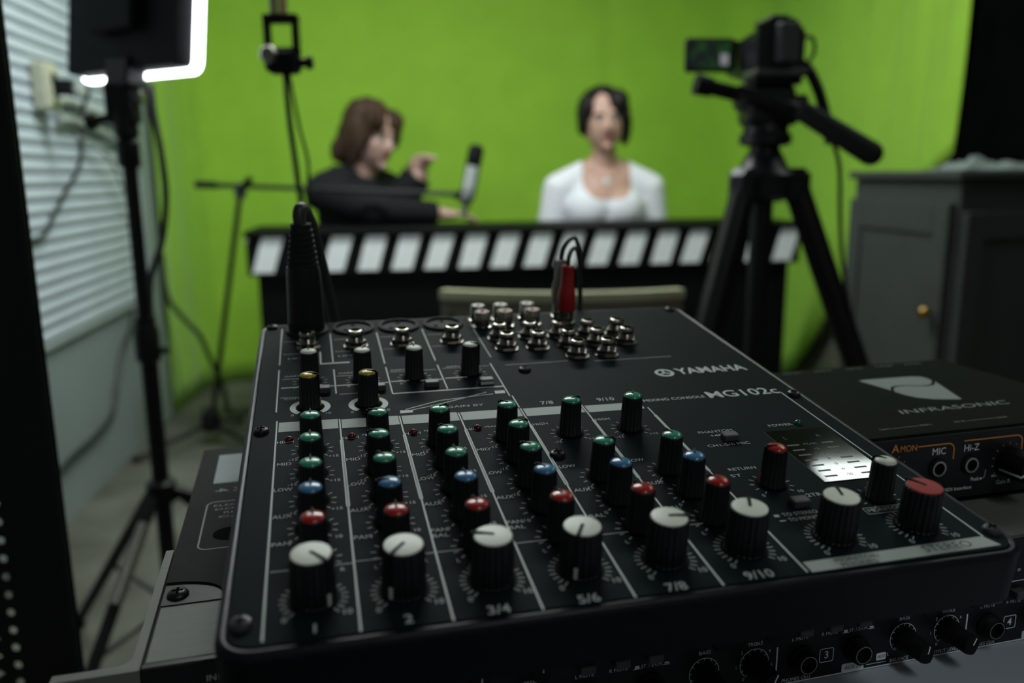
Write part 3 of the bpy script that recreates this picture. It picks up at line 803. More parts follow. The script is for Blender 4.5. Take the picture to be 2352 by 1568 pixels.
def hand(mb, wrist, palm_dir, up, curl, side=1, L=1.0):
    """palm and five unequal, bent fingers; palm_dir along the hand, up = back of the hand, side = thumb side"""
    d = Vector(palm_dir).normalized(); u = Vector(up); u = (u - d*u.dot(d)).normalized(); s_ = d.cross(u) * side
    w = Vector(wrist); c = w + d*0.045*L
    R = Matrix((s_, d, u)).transposed().to_4x4()
    mb.ell(c, (0.040*L, 0.050*L, 0.016*L), R)
    mb.capsule(w - d*0.02, 0.024*L, w + d*0.02, 0.024*L)
    for i, (off, ln, sp) in enumerate(((0.028,0.072,0.10),(0.010,0.080,0.03),(-0.009,0.075,-0.04),(-0.027,0.060,-0.12))):
        p = c + s_*off*L + d*0.036*L; dr = (d + s_*sp).normalized()
        for k, fr in enumerate((0.45, 0.32, 0.26)):
            ang = curl * (0.8, 1.1, 0.9)[k]
            dr = (dr*cos(ang) - u*sin(ang)).normalized()
            q = p + dr*ln*fr*L; r_ = (0.0090, 0.0082, 0.0074, 0.0066)[k]*L
            mb.capsule(p, r_, q, r_*0.92, 10, 4); p = q
    p = c - d*0.022*L + s_*0.030*L; dr = (s_*0.75 + d*0.75 - u*0.25).normalized()
    for k in range(2):
        q = p + dr*0.034*L; mb.capsule(p, 0.0105*L - 0.001*k, q, 0.0095*L - 0.001*k, 10, 4)
        p = q; dr = (dr + d*0.5 - u*curl*0.5).normalized()

def head_prims(mb, T, wide=1.0):
    q = T.to_3x3().to_4x4()
    def E(c, r): mb.ell(T @ Vector(c), r, q)
    def Cp(a, ra, b, rb): mb.capsule(T @ Vector(a), ra, T @ Vector(b), rb)
    E((0, 0.012, 0.022), (0.073*wide, 0.091, 0.090))
    E((0, -0.034, -0.030), (0.058*wide, 0.056, 0.082))
    Cp((-0.048*wide, -0.010, -0.060), 0.020, (0, -0.066, -0.096), 0.019)
    Cp((0.048*wide, -0.010, -0.060), 0.020, (0, -0.066, -0.096), 0.019)
    Cp((0, -0.070, -0.094), 0.018, (0, -0.074, -0.098), 0.016)
    Cp((-0.030, -0.066, 0.018), 0.016, (0.030, -0.066, 0.018), 0.016)
    Cp((0, -0.082, 0.006), 0.008, (0, -0.103, -0.030), 0.0115)
    Cp((-0.011, -0.092, -0.035), 0.007, (0.011, -0.092, -0.035), 0.007)
    for s_ in (-1, 1):
        E((s_*0.034, -0.062, -0.025), (0.020, 0.020, 0.018))
        E((s_*0.072*wide, 0.010, -0.010), (0.010, 0.018, 0.030))

def face_parts(t, T, brow_mat):
    q = T.to_3x3().to_4x4()
    for s_ in (-1, 1):
        e = MB().ell(T @ Vector((s_*0.031, -0.0775, 0.000)), (0.0135, 0.008, 0.0062), q, 14, 8).build('eye', M['eyew'], t)
        MB().ell(T @ Vector((s_*0.031, -0.0835, 0.000)), (0.0056, 0.004, 0.0056), q, 12, 8).build('iris', M['eyed'], e)
        MB().tube([T @ Vector((s_*0.014, -0.0865, 0.017)), T @ Vector((s_*0.030, -0.0865, 0.022)), T @ Vector((s_*0.047, -0.074, 0.018))], 0.0036, 8).build('eyebrow', brow_mat, t)
    m_ = MB()
    m_.ell(T @ Vector((0, -0.0855, -0.0585)), (0.020, 0.008, 0.0052), q, 16, 8)
    m_.ell(T @ Vector((0, -0.0850, -0.0655)), (0.017, 0.008, 0.0058), q, 16, 8)
    m_.build('lips', M['lips'], t)

def legs(mb, kn=-0.33):
    for s_ in (-1, 1):
        mb.capsule((s_*0.085, 0.02, 0.505), 0.085, (s_*0.10, kn, 0.50), 0.056)
        mb.capsule((s_*0.10, kn, 0.49), 0.054, (s_*0.10, kn+0.03, 0.10), 0.036)
        mb.capsule((s_*0.10, kn+0.04, 0.045), 0.036, (s_*0.105, kn-0.005, 0.038), 0.034)

def stool(label, x, y):
    t = empty('stool', (x, y, 0), ROOM)
    MB().lathe([(0.155,0.377),(0.165,0.382),(0.165,0.405),(0.155,0.410)], 28).build('seat', M['blkmatte'], t)
    for i in range(4):
        a = pi/4 + i*pi/2
        MB().cyl((0.11*cos(a),0.11*sin(a),0.378),(0.15*cos(a),0.15*sin(a),0.001),0.011,n=10).build('leg', M['greymetal'], t)
    return tag(t, label, 'stool', 'stools behind the desk')

# ------------------------------------------------------------------ woman in white, facing us
wp = rw(0.835, 3.22, 0)
wo = empty('person', wp, ROOM - radians(4))
WT = Matrix.Translation((-0.010, -0.022, 1.150)) @ Matrix.Rotation(radians(-3), 4, 'Y') @ Matrix.Rotation(radians(4), 4, 'X')
def w_torso(mb, g):
    mb.ell((0, 0.02, 0.54), (0.165+g, 0.115+g, 0.13+g))
    mb.capsule((0, 0.01, 0.58), 0.105+g, (0, 0.0, 0.74), 0.105+g)
    mb.ell((-0.045, 0.01, 0.66), (0.095+g, 0.098+g, 0.14+g)); mb.ell((0.045, 0.01, 0.66), (0.095+g, 0.098+g, 0.14+g))
    mb.ell((0, 0.0, 0.83), (0.150+g, 0.100+g, 0.145+g))
    for s_ in (-1, 1):
        mb.ell((s_*0.062, -0.055, 0.815), (0.082+g, 0.068+g, 0.078+g))
        mb.capsule((s_*0.03, 0.012, 0.968), 0.046+g, (s_*0.165, 0.005, 0.898), 0.052+g)
def w_arms(mb, g):
    for s_ in (-1, 1):
        mb.capsule((s_*0.182, 0.004, 0.885), 0.056+g, (s_*0.215, 0.018, 0.70), 0.047+g)
        mb.capsule((s_*0.215, 0.018, 0.70), 0.044+g, (s_*0.10, -0.20, 0.625), 0.030+g)
mb = MB(); w_torso(mb, 0); w_arms(mb, 0); legs(mb)
mb.capsule((0, 0.015, 0.93), 0.062, (-0.004, -0.004, 1.06), 0.046)
head_prims(mb, WT, 1.12)
for s_ in (-1, 1): hand(mb, (s_*0.10, -0.20, 0.625), (-s_*0.35, -0.8, -0.25), (0, -0.2, 1), 0.35, s_)
wbody = remeshed(mb, 'body', M['skinw'], 0.0055, 5, wo)
mb = MB(); w_torso(mb, 0.007); w_arms(mb, 0.007)
def w_cut(c):
    if c.z > 0.972 and abs(c.x) < 0.085 and c.y < 0.03: return True
    if c.y < 0.03 and c.z > 0.848 and abs(c.x) < 0.094:
        return c.z > 0.848 + 0.05*(abs(c.x)/0.094)**4
    if c.z > 0.985 and abs(c.x) < 0.075: return True
    if c.z < 0.655 and c.y < -0.155: return True
    return c.z < 0.50
remeshed(mb, 'top', M['shirt'], 0.006, 4, wo, w_cut)['label'] = 'white long-sleeved scoop-neck top'
mb = MB(); legs(mb)
for v in mb.v: v.z += 0.0
mt = MB()
for s_ in (-1, 1):
    mt.capsule((s_*0.085, 0.02, 0.505), 0.092, (s_*0.10, -0.33, 0.50), 0.062); mt.capsule((s_*0.10, -0.33, 0.49), 0.061, (s_*0.10, -0.30, 0.12), 0.045)
mt.ell((0, 0.02, 0.54), (0.170, 0.121, 0.12))
remeshed(mt, 'trousers', M['trouser'], 0.008, 3, wo)
face_parts(wo, WT, M['hairk'])
hw = MB(); q = WT.to_3x3().to_4x4()
def HE(mb, T, c, r): mb.ell(T @ Vector(c), r, T.to_3x3().to_4x4())
HE(hw, WT, (0, 0.028, 0.032), (0.094, 0.090, 0.096))
HE(hw, WT, (0.048, -0.032, 0.058), (0.046, 0.056, 0.052)); HE(hw, WT, (-0.066, -0.014, 0.046), (0.030, 0.060, 0.054))
HE(hw, WT, (0.076, -0.034, 0.018), (0.020, 0.040, 0.056)); HE(hw, WT, (0.082, 0.002, -0.020), (0.026, 0.050, 0.086))
HE(hw, WT, (-0.084, -0.006, 0.006), (0.020, 0.050, 0.066)); HE(hw, WT, (0, 0.070, -0.02), (0.070, 0.045, 0.085))
HE(hw, WT, (0, 0.115, 0.010), (0.045, 0.040, 0.045))
hw.capsule(WT @ Vector((0.040, -0.072, 0.060)), 0.014, WT @ Vector((0.066, -0.056, -0.005)), 0.008)
remeshed(hw, 'hair', M['hairk'], 0.005, 3, wo, None, lambda c: 0.003*sin(c.x*160)*sin(c.z*60+c.y*90))
# necklace: chain laid on the chest with a round pendant
bv = BVHTree.FromPolygons([v.co for v in wbody.data.vertices], [p.vertices for p in wbody.data.polygons])
def on_chest(x, z):
    h = bv.ray_cast(Vector((x, -0.6, z)), Vector((0, 1, 0)))
    return (h[0] if h[0] is not None else Vector((x, -0.05, z))) + Vector((0, -0.0025, 0))
pts = [on_chest(-0.058*sin(t)-0.006, 0.925 + 0.075*(1-cos(t))*0.9) for t in [(-1.3 + 2.6*i/20) for i in range(21)]]
nk = MB().tube(pts, 0.0012, 6).build('necklace', M['chrome'], wo)
pc = on_chest(-0.006, 0.918) + Vector((0, -0.003, 0))
MB().lathe([(0.004,-0.003),(0.0125,-0.002),(0.0125,0.002),(0.004,0.003)], 20, Matrix.Translation(pc) @ Matrix.Rotation(radians(80), 4, 'X')).build('pendant', M['pearl'], nk, label='round white pendant')
tag(wo, 'dark-haired person in a white scoop-neck top sitting behind the striped desk, facing the camera', 'person')
stool('stool under the person in the white top', wp.x, wp.y + 0.02)

# ------------------------------------------------------------------ person in black, turned to the right, one hand raised
mp_ = rw(-0.120, 3.23, 0)
mo = empty('person', mp_, ROOM + radians(52))
MT = Matrix.Translation((0.005, -0.075, 1.092)) @ Matrix.Rotation(radians(-6), 4, 'Z') @ Matrix.Rotation(radians(12), 4, 'X')
ELB_R, WR_R = (-0.150, -0.210, 0.825), (0.012, -0.345, 0.812)
ELB_L, WR_L = (0.005, -0.160, 0.805), (0.050, -0.240, 0.940)
def m_torso(mb, g):
    mb.ell((0, 0.02, 0.54), (0.165+g, 0.125+g, 0.13+g))
    mb.capsule((0, 0.02, 0.58), 0.120+g, (0, 0.0, 0.76), 0.125+g)
    mb.ell((0, -0.005, 0.80), (0.175+g, 0.120+g, 0.150+g)); mb.ell((0, 0.01, 0.66), (0.150+g, 0.115+g, 0.16+g))
    for s_ in (-1, 1): mb.capsule((s_*0.03, 0.012, 0.930), 0.056+g, (s_*0.165, 0.0, 0.890), 0.064+g)
def m_arms(mb, g):
    mb.capsule((-0.178, 0.0, 0.885), 0.063+g, ELB_R, 0.048+g); mb.capsule(ELB_R, 0.048+g, WR_R, 0.030+g)
    mb.capsule((0.178, 0.0, 0.885), 0.063+g, ELB_L, 0.048+g); mb.capsule(ELB_L, 0.056+g, WR_L, 0.044+g)
mb = MB(); m_torso(mb, 0); m_arms(mb, 0); legs(mb, -0.30)
mb.capsule((0, 0.0, 0.90), 0.066, (0.0, -0.045, 1.03), 0.052)
head_prims(mb, MT, 1.02)
hand(mb, (0.022, -0.352, 0.808), (0.80, -0.60, -0.06), (0, 0, 1), 0.22, -1)
hand(mb, (0.051, -0.243, 0.928), (0.02, -0.20, 1.0), (0.2, 0.9, 0.2), 1.5, 1, 1.0)
mb.ell((0.049, -0.272, 0.992), (0.036, 0.026, 0.030))
remeshed(mb, 'body', M['skinm'], 0.0055, 4, mo)
mb = MB(); m_torso(mb, 0.013); m_arms(mb, 0.013)
mb.capsule((-0.02, 0.03, 0.965), 0.062, (0.02, 0.03, 0.965), 0.062)
nd1 = (Vector(WR_R)-Vector(ELB_R)).normalized(); nd2 = (Vector(WR_L)-Vector(ELB_L)).normalized()
def m_cut(c):
    if (c-Vector(WR_R)).dot(nd1) > 0.004 and (c-Vector(WR_R)).length < 0.09: return True
    if (c-Vector(WR_L)).dot(nd2) > 0.004 and (c-Vector(WR_L)).length < 0.09: return True
    if c.z > 0.985 and abs(c.x) < 0.11: return True
    return c.z < 0.48
remeshed(mb, 'sweater', M['hoodie'], 0.007, 4, mo, m_cut)['label'] = 'black long-sleeved sweater'
mt = MB()
for s_ in (-1, 1):
    mt.capsule((s_*0.085, 0.02, 0.505), 0.092, (s_*0.10, -0.30, 0.50), 0.062); mt.capsule((s_*0.10, -0.30, 0.49), 0.061, (s_*0.10, -0.27, 0.12), 0.045)
mt.ell((0, 0.02, 0.54), (0.172, 0.131, 0.12))
remeshed(mt, 'trousers', M['trouser'], 0.008, 3, mo)
face_parts(mo, MT, M['hairb'])
hm = MB()
HE(hm, MT, (0, 0.028, 0.036), (0.094, 0.100, 0.096)); HE(hm, MT, (0, 0.080, -0.025), (0.085, 0.055, 0.095))
HE(hm, MT, (-0.076, 0.018, -0.020), (0.034, 0.062, 0.092)); HE(hm, MT, (0.076, 0.015, -0.010), (0.032, 0.060, 0.085))
HE(hm, MT, (-0.045, -0.045, 0.062), (0.040, 0.045, 0.046)); HE(hm, MT, (0.050, -0.048, 0.052), (0.036, 0.044, 0.050))
HE(hm, MT, (-0.072, -0.032, 0.018), (0.017, 0.032, 0.056)); HE(hm, MT, (0.070, -0.052, 0.004), (0.016, 0.026, 0.048))
HE(hm, MT, (-0.05, 0.085, -0.070), (0.055, 0.045, 0.055))
remeshed(hm, 'hair', M['hairb'], 0.005, 2, mo, None, lambda c: 0.005*sin(c.x*120+c.y*40)*sin(c.z*45+c.y*110))
tag(mo, 'brown-haired person in black sitting at the striped desk with one hand raised', 'person')
stool('stool under the person in black', mp_.x, mp_.y + 0.02)

# ================================================================== table, headphone amplifier
MMS = 0.001
GY = radians(15.1)
HA_O = Vector((0.1244, 0.2982, 0.7509))
tb = empty('table', (HA_O.x, HA_O.y, 0), GY)
MB(MMS).cbox((-238, -240, 722), (480, 232, 750.7), 3).build('table_top', M['table'], tb)
for x in (-215, 455):
    for y in (-215, 205):
        MB(MMS).cbox((x-14, y-14, 0.5), (x+14, y+14, 722), 2).build('leg', M['greymetal'], tb)
tag(tb, 'grey laminate table under the stacked audio gear', 'table')

HT = 48.0
ha = empty('headphone_amplifier', HA_O, GY)
def hb_(lo, hi, c=0.6): return MB(MMS).cbox(lo, hi, c)
hb_((-250, 3, 1), (181, 215, HT-0.2), 0.8).build('chassis', M['alu'], ha, label='bare brushed metal chassis')
hb_((-250.4, 0, 0), (181.4, 3.2, HT), 0.5).build('front_panel', M['haface'], ha)
for sx in (-1, 1):
    e = MB(MMS)
    if sx < 0:
        poly = [(-276, 0), (-250.6, 0), (-250.6, 88), (-253.6, 88), (-253.6, 9)] + [(-253.6-5+5*cos(t), 9-5*sin(t)) for t in [pi/2*i/5 for i in range(6)]] + [(-276, 4)]
    else:
        poly = [(207, 0), (207, 4), (189.5, 4), (184.6, 9), (184.6, 88), (181.6, 88), (181.6, 0)]
    e.prism(poly, 0, HT-0.2)
    e.build('rack_ear', M['alu'], ha, 30, label='aluminium rack ear')
# black cover with a rounded notch round the screw
cov = [(-249.5, 215), (-249.5, 56)] + [(-249.5 + 21*sin(t), 44 + 12*cos(t)) for t in [pi/2*i/8 for i in range(9)]] + [(181, 43.5), (181, 215)]
MB(MMS).prism(cov, HT-0.2, HT+1.0).build('top_cover', M['hacover'], ha, 30, label='matt black top cover')
hb_((-249.5, 39.5, HT-0.3), (181, 60, HT+0.25), 0.1).build('cover_flange', M['haface'], ha)
hb_((-240.5, 159, HT+1.0), (-185, 203, HT+1.12), 0.03).build('paper_sticker', M['paper'], ha, label='pale paper sticker')
cl = MB(MMS)
for r0, r1 in ((0, 0),):
    out = rrect(-241, 82, -170, 134, 4); n = len(out)
    for i in range(n): line(cl, out[i], out[(i+1) % n], 0.8, HT+1.06)
txt(cl, '4', (-236, 149, HT+1.06), 9, rot=radians(-90)); txt(cl, 'A', (-228, 149, HT+1.06), 8, rot=radians(-90))
for i, wd in enumerate((40, 38, 30, 34)):
    txt(cl, ('ELECTRIC SHOCK', 'DO NOT OPEN', 'RISK OF FIRE', 'CAUTION')[i], (-218, 129-4.6*i, HT+1.06), 3.4, width=wd)
cl.build('cover_lettering', M['pdim'], ha, 0)
MB(MMS).lathe([(7, HT+1.02), (7, HT+1.05)], 24, Matrix.Translation((-229, 96, 0))).build('dark_spot', M['well'], ha)
def screw(parent, c, r, m, ax=None, h=1.6):
    T = Matrix.Translation(c) @ (ax if ax is not None else Matrix())
    s_ = MB(MMS); s_.lathe([(r, 0), (r, h*0.35), (r*0.85, h*0.75), (r*0.5, h), (0.001, h*1.05)], 20, T)
    o = s_.build('screw', m, parent)
    x = MB(MMS)
    x.box((-r*0.5, -r*0.12, h*0.9), (r*0.5, r*0.12, h*1.12), T); x.box((-r*0.12, -r*0.5, h*0.9), (r*0.12, r*0.5, h*1.12), T)
    x.build('cross_slot', M['well'], o)
    return o
screw(ha, (-244.3, 46.5, HT+0.2), 3.9, M['blk'], None, 2.0)
# front furniture: local front plane is x, z at y = 0
FT = Matrix(((1,0,0,0),(0,0,1,0),(0,1,0,HT),(0,0,0,1)))     # (x, z-HT, out) -> out is +y; use negative out for towards the viewer
hp = MB(MMS); pill = MB(MMS); pillt = MB(MMS)
OUT = -0.12
for x0, num in ((-180, '1'), (-90, '2'), (0, '3'), (90, '4')):
    txt(hp, 'L MUTE', (x0-12.5, -29.0, OUT), 2.0, width=7.2, T=FT); txt(hp, 'R MUTE', (x0+0.8, -28.9, OUT), 2.0, width=7.2, T=FT)
    txt(hp, 'ST. / 2-CH.', (x0+14.2, -29.2, OUT), 2.0, width=8.6, T=FT)
    for xx, ln in ((x0+8.2, 1), (x0+20.2, 0.5)):
        line(hp, (xx-1.5, -29.9), (xx+1.5, -29.9), 0.25, OUT, FT); line(hp, (xx-0.9, -29.2), (xx+0.9, -29.2), 1.2*ln, OUT, FT)
    txt(hp, 'BASS', (x0+36, -28.0, OUT), 2.1, width=5.0, T=FT); txt(hp, 'TREBLE', (x0+57.5, -28.0, OUT), 2.1, width=6.6, T=FT)
    txt(hp, 'PHONES OUT', (x0-13.2, -46.4, OUT), 2.3, width=13.5, T=FT, shear=0.15)
    txt(hp, 'BALANCE', (x0+35.0, -46.2, OUT), 2.3, width=9.2, T=FT, shear=0.15); txt(hp, 'OUTPUT LEVEL', (x0+57.0, -46.2, OUT), 2.3, width=15.0, T=FT, shear=0.15)
    txt(hp, 'L', (x0+29.3, -43.0, OUT), 2.0, T=FT); txt(hp, 'R', (x0+42.5, -43.0, OUT), 2.0, T=FT)
    line(hp, (x0+19, -46.0), (x0+28.5, -46.0), 0.25, OUT, FT)
    # framed channel number
    out = rrect(x0-3.1, -41.2, x0+3.1, -35.4, 0.7, 3); n_ = len(out)
    for i in range(n_): line(hp, out[i], out[(i+1) % n_], 0.35, OUT, FT)
    txt(hp, num, (x0, -38.3, OUT), 4.4, T=FT, bold=0.02)
    # dial arcs with ticks
    for xk, zk in ((x0+36, -36.5), (x0+57.5, -36.3), (x0+36, -16.0), (x0+57.5, -16.0)):
        T = FT @ Matrix.Translation((xk, zk, OUT))
        hp.ring(6.1, 6.35, 30, T, radians(-55), radians(235))
        for i in range(11):
            a = radians(235 - 29*i)
            line(hp, (xk+6.2*cos(a), zk+6.2*sin(a)), (xk+5.1*cos(a), zk+5.1*sin(a)), 0.25, OUT, FT)
        if zk < -30 and xk > x0+50:
            for i, s_ in enumerate(('0', '1', '2', '3', '4', '5')):
                a = radians(235 - 50*i)
                if s_ != '3': txt(hp, s_, (xk+7.9*cos(a), zk+7.6*sin(a), OUT), 2.0, T=FT)
    line(hp, (x0+67.4, -31.0), (x0+67.4, -44.5), 0.7, OUT, FT)
    for lo, hi, s_ in (((x0+7.6, -48.2+0.0), (x0+18.0, -44.4), 'AUX IN'), ((x0+23.8, -45.6), (x0+28.4, -42.4), 'AUX')):
        pill.prism(rrect(lo[0], lo[1]+0.6, hi[0], hi[1]+0.6, 0.6, 3), -0.10, -0.02, FT)
        txt(pillt, s_, ((lo[0]+hi[0])/2, (lo[1]+hi[1])/2+0.6, -0.16), 2.6 if len(s_) > 3 else 2.0, width=8.2 if len(s_) > 3 else 3.6, T=FT, shear=0.15)
    line(hp, (x0-20, -19.4), (x0+22, -19.4), 0.4, OUT, FT)
    txt(hp, '-20  -10  -5  0  +3  CLIP', (x0, -14.5, OUT), 2.0, width=34, T=FT)
line(hp, (-248, -47.6), (180, -47.6), 0.55, OUT, FT)
txt(hp, 'INPUT LEVEL', (-222, -6.5, OUT), 3.0, width=18, T=FT)
hp.build('front_lettering', M['hawhite'], ha, 0, label='white printed lettering')
pill.build('label_patch', M['hawhite'], ha, 0); pillt.build('dark_lettering', M['pdark'], ha, 0)
# jacks, knobs, buttons
RX = Matrix.Rotation(radians(90), 4, 'X')      # +z -> -y (towards the viewer)
jm = MB(MMS); jm.lathe([(5.6,0),(5.6,1.2),(4.9,1.4)] + [(4.9 if i % 2 else 4.5, 1.6+0.5*i) for i in range(7)] + [(4.3,5.2),(3.4,5.2),(3.4,2.0),(0.001,2.0)], 28, RX, True, False)
jack_me = jm.mesh('headphone_jack', M['blkmatte'])
rm = MB(MMS); rm.ring(3.35, 3.75, 28, RX @ Matrix.Translation((0,0,5.26))); jring_me = rm.mesh('ring', M['steel'], 0)
km = MB(MMS)
kp = [(5.0,0.6),(5.0,3.0),(4.4,4.0),(4.0,13.0),(3.6,13.8),(0.001,13.8)]
km.lathe(kp, 28, RX, True, False, ripple=None)
for v in km.v:                                   # flattened flank, as on a D-shaped knob
    if v.y < -3.2 and v.x > 2.4: v.x = 2.4 + (v.x-2.4)*0.25
hknob_me = km.mesh('knob', M['blkmatte'])
pm = MB(MMS); pm.box((-0.25, -13.95, 0.6), (0.25, -13.75, 3.7)); pm.box((-0.25, -13.9, 3.4), (0.25, -5.0, 3.75))
hpoint_me = pm.mesh('pointer', M['hawhite'], 0)
bm_ = MB(MMS); bm_.cbox((-3.0,-4.5,-1.8),(3.0,0,1.8),0.4); hbtn_me = bm_.mesh('button', M['btn'])
for x0 in (-180, -90, 0, 90):
    for xj in (-11.5, 13.6):
        j = put('headphone_jack', jack_me, ha, (0.001*(x0+xj), 0, 0.001*(HT-37.8))); put('ring', jring_me, j)
    for xk, zk, an in ((36, -36.5, 12), (57.5, -36.3, 25), (36, -16.0, 5), (57.5, -16.0, 0)):
        k_ = put('knob', hknob_me, ha, (0.001*(x0+xk), 0, 0.001*(HT+zk)), (0, radians(an), 0)); put('pointer', hpoint_me, k_)
    for xb in (-12.5, 0.8, 14): put('button', hbtn_me, ha, (0.001*(x0+xb), 0, 0.001*(HT-24.2)))
tag(ha, 'black rack-mount headphone amplifier with silver chassis under the mixing console', 'headphone amplifier')

# ================================================================== audio interface box
am = empty('audio_interface', (0.1520, 0.3450, HA_O.z + 0.049), GY)
AW, AD, AH = 152.0, 122.0, 34.3
hb_((0, 0, 1.6), (AW, AD, AH), 1.0).build('body', M['ambody'], am)
hb_((0.6, -0.9, 2.0), (AW-0.6, 0.2, AH-1.2), 0.3).build('front_panel', M['haface'], am)
for x in (14, AW-14):
    for y in (14, AD-14): MB(MMS).lathe([(6,0.0),(6,1.7)], 18, Matrix.Translation((x, y, 0))).build('foot', M['rubber'], am)
AT = Matrix(((1,0,0,0),(0,0,1,-1.0),(0,1,0,0),(0,0,0,1)))
ao = MB(MMS); aw = MB(MMS); O2 = -0.12
txt(ao, 'A', (17.6, 29.0, O2), 5.2, width=4.0, T=AT, bold=0.01); txt(ao, 'MON', (24.6, 28.6, O2), 4.2, width=8.6, T=AT)
def poly_line(mb, pts, w):
    for i in range(len(pts)-1): line(mb, pts[i], pts[i+1], w, O2, AT)
poly_line(ao, [(29.6,29.0),(46.0,29.0)] + [(46+3.2*sin(t), 25.8+3.2*cos(t)) for t in [pi/2*i/6 for i in range(1,7)]] + [(49.2,21.4)], 0.55)
poly_line(ao, [(54.4,29.4),(84.2,29.4)] + [(84.2+3.2*sin(t), 26.2+3.2*cos(t)) for t in [pi/2*i/6 for i in range(1,7)]] + [(87.4,22.2)], 0.55)
txt(ao, 'A', (93.0, 28.8, O2), 5.2, T=AT)
for xc_, zc_ in ((16.0, 17.0), (80.6, 17.0)):
    for i in range(11):
        a = radians(215 - 25*i); line(ao, (xc_+9.4*cos(a), zc_+9.4*sin(a)), (xc_+8.5*cos(a), zc_+8.5*sin(a)), 0.3, O2, AT)
ao.build('orange_lettering', M['porange'], am, 0, label='orange printed lettering')
txt(aw, 'MIC', (41.2, 25.6, O2), 4.6, width=7.2, T=AT); txt(aw, 'Hi-Z', (59.0, 25.7, O2), 4.6, width=8.2, T=AT)
txt(aw, 'Peak', (62.6, 10.3, O2), 2.5, width=4.6, T=AT); txt(aw, 'Gain R', (79.0, 7.2, O2), 3.0, width=8.2, T=AT); txt(aw, 'Gain L', (24.0, 7.2, O2), 3.0, width=8.2, T=AT)
txt(aw, 'MIN', (73.4, 10.6, O2), 1.5, width=3.0, T=AT)
txt(aw, 'USB 2.0 Audio/MIDI Interface', (44.5, 6.6, O2), 2.3, width=33, T=AT)
poly_line(aw, [(66.4,10.2),(67.4,10.4),(68.0,11.4),(68.2,14.2)], 0.18); aw.ring(0.001, 0.5, 10, AT @ Matrix.Translation((65.8,10.2,O2)))
aw.build('white_lettering', M['hawhite'], am, 0, label='white printed lettering')
for xj in (41.0, 58.8):
    j = MB(MMS); j.lathe([(4.6,-0.1),(4.6,0.7),(4.1,0.9)], 28, Matrix.Translation((xj,-1.0,17.8)) @ RX); jo = j.build('jack', M['blkmatte'], am)
    r_ = MB(MMS); r_.lathe([(3.8,0.8),(3.7,1.6),(2.75,1.6),(2.7,0.9)], 28, Matrix.Translation((xj,-1.0,17.8)) @ RX, False, False); r_.build('ring', M['chrome'], jo)
    h_ = MB(MMS); h_.lathe([(2.72,0.92),(2.72,0.95)], 24, Matrix.Translation((xj,-1.0,17.8)) @ RX); h_.build('hole', M['well'], jo)
for xk in (16.0, 80.6):
    k_ = MB(MMS); k_.lathe([(7.0,0.4),(7.2,1.0),(6.8,12.0),(6.2,13.6),(0.001,13.8)], 40, Matrix.Translation((xk,-1.0,17.0)) @ RX, True, False, ripple=lambda i: 0.97 if i % 4 == 0 else 1.0)
    ko = k_.build('gain_knob', M['blkmatte'], am)
    p_ = MB(MMS); p_.box((-0.4,-14.0,-7.2),(0.4,-13.6,0),Matrix.Translation((xk,-1.0,17.0)) @ Matrix.Rotation(radians(70),4,'Y')); p_.box((-0.4,-14.0,-7.5),(0.4,-2.0,-6.7),Matrix.Translation((xk,-1.0,17.0)) @ Matrix.Rotation(radians(70),4,'Y'))
    p_.build('pointer', M['pwhite'], ko, 0)
at = MB(MMS); zt = AH + 0.08
# emblem on the lid: slanted rounded lozenge with a curved gap
loz = [(68.0,90.0),(70.0,91.0),(100,90.2),(107.0,88.6),(108.6,86.5),(107.5,77.5),(93.5,41.8),(91.0,42.2),(80.0,46.2),(73.0,51.5),(70.0,60.0)]
def sc_(t): return Vector((71.0,66.0)).lerp(Vector((107.3,78.0)), t) + Vector((0.3,-1.0))*(9.0*sin(2*pi*t)*(1-0.2*t)) * -0.55
curve = [sc_(i/24) for i in range(25)]
upper = [Vector((71.0,67.5)), Vector((68.0,90.0)), Vector((72.0,91.0)), Vector((102.0,90.0)), Vector((107.6,88.0)), Vector((108.4,84.0)), Vector((107.6,79.4))]
lower = [Vector((106.6,74.6)), Vector((93.4,42.4)), Vector((90.6,42.6)), Vector((80.0,46.4)), Vector((73.6,51.6)), Vector((71.4,58.0)), Vector((70.9,63.6))]
up_poly = upper + [c_ + Vector((-0.3,0.9)) for c_ in curve[::-1]]
lo_poly = lower + [c_ + Vector((0.3,-0.9)) for c_ in curve]
for poly in (up_poly, lo_poly):
    bmx = bmesh.new(); vs_ = [bmx.verts.new((p.x, p.y, zt)) for p in poly]; f_ = bmx.faces.new(vs_)
    bmesh.ops.triangulate(bmx, faces=[f_]); bmx.verts.ensure_lookup_table()
    at.add([v.co.copy() for v in bmx.verts], [[v.index for v in f.verts] for f in bmx.faces]); bmx.free()
at.build('lid_emblem', M['pdim'], am, 0, label='pale slanted emblem with a curved line')
al = MB(MMS)
txt(al, 'INFRASONIC', (78.8, 31.2, zt), 8.0, width=66, T=None, shear=0.25)
al.build('lid_brand_lettering', M['pdim'], am, 0); al = MB(MMS)
for xa, xb, s1, s2 in ((19, 46, 'Gain L', 'MIC'), (60, 89, 'Hi-Z', 'Gain R')):
    txt(al, s1, (xa+2.5, 10.8, zt), 2.6, width=6); txt(al, s2, (xb-2.5, 10.8, zt), 2.6, width=6); line(al, (xa+6.5, 10.8), (xb-6.5, 10.8), 0.3, zt)
for i, s_ in enumerate(('MIDI IN', 'MIDI OUT', 'DIGITAL', 'LINE OUT', 'USB', 'DC')):
    txt(al, s_, (22+21*i, 116, zt), 2.8, width=12)
al.build('lid_fine_lettering', M['pdim'], am, 0)['kind'] = 'stuff'
tag(am, 'small black audio interface box with silver emblem beside the mixing console', 'audio interface')

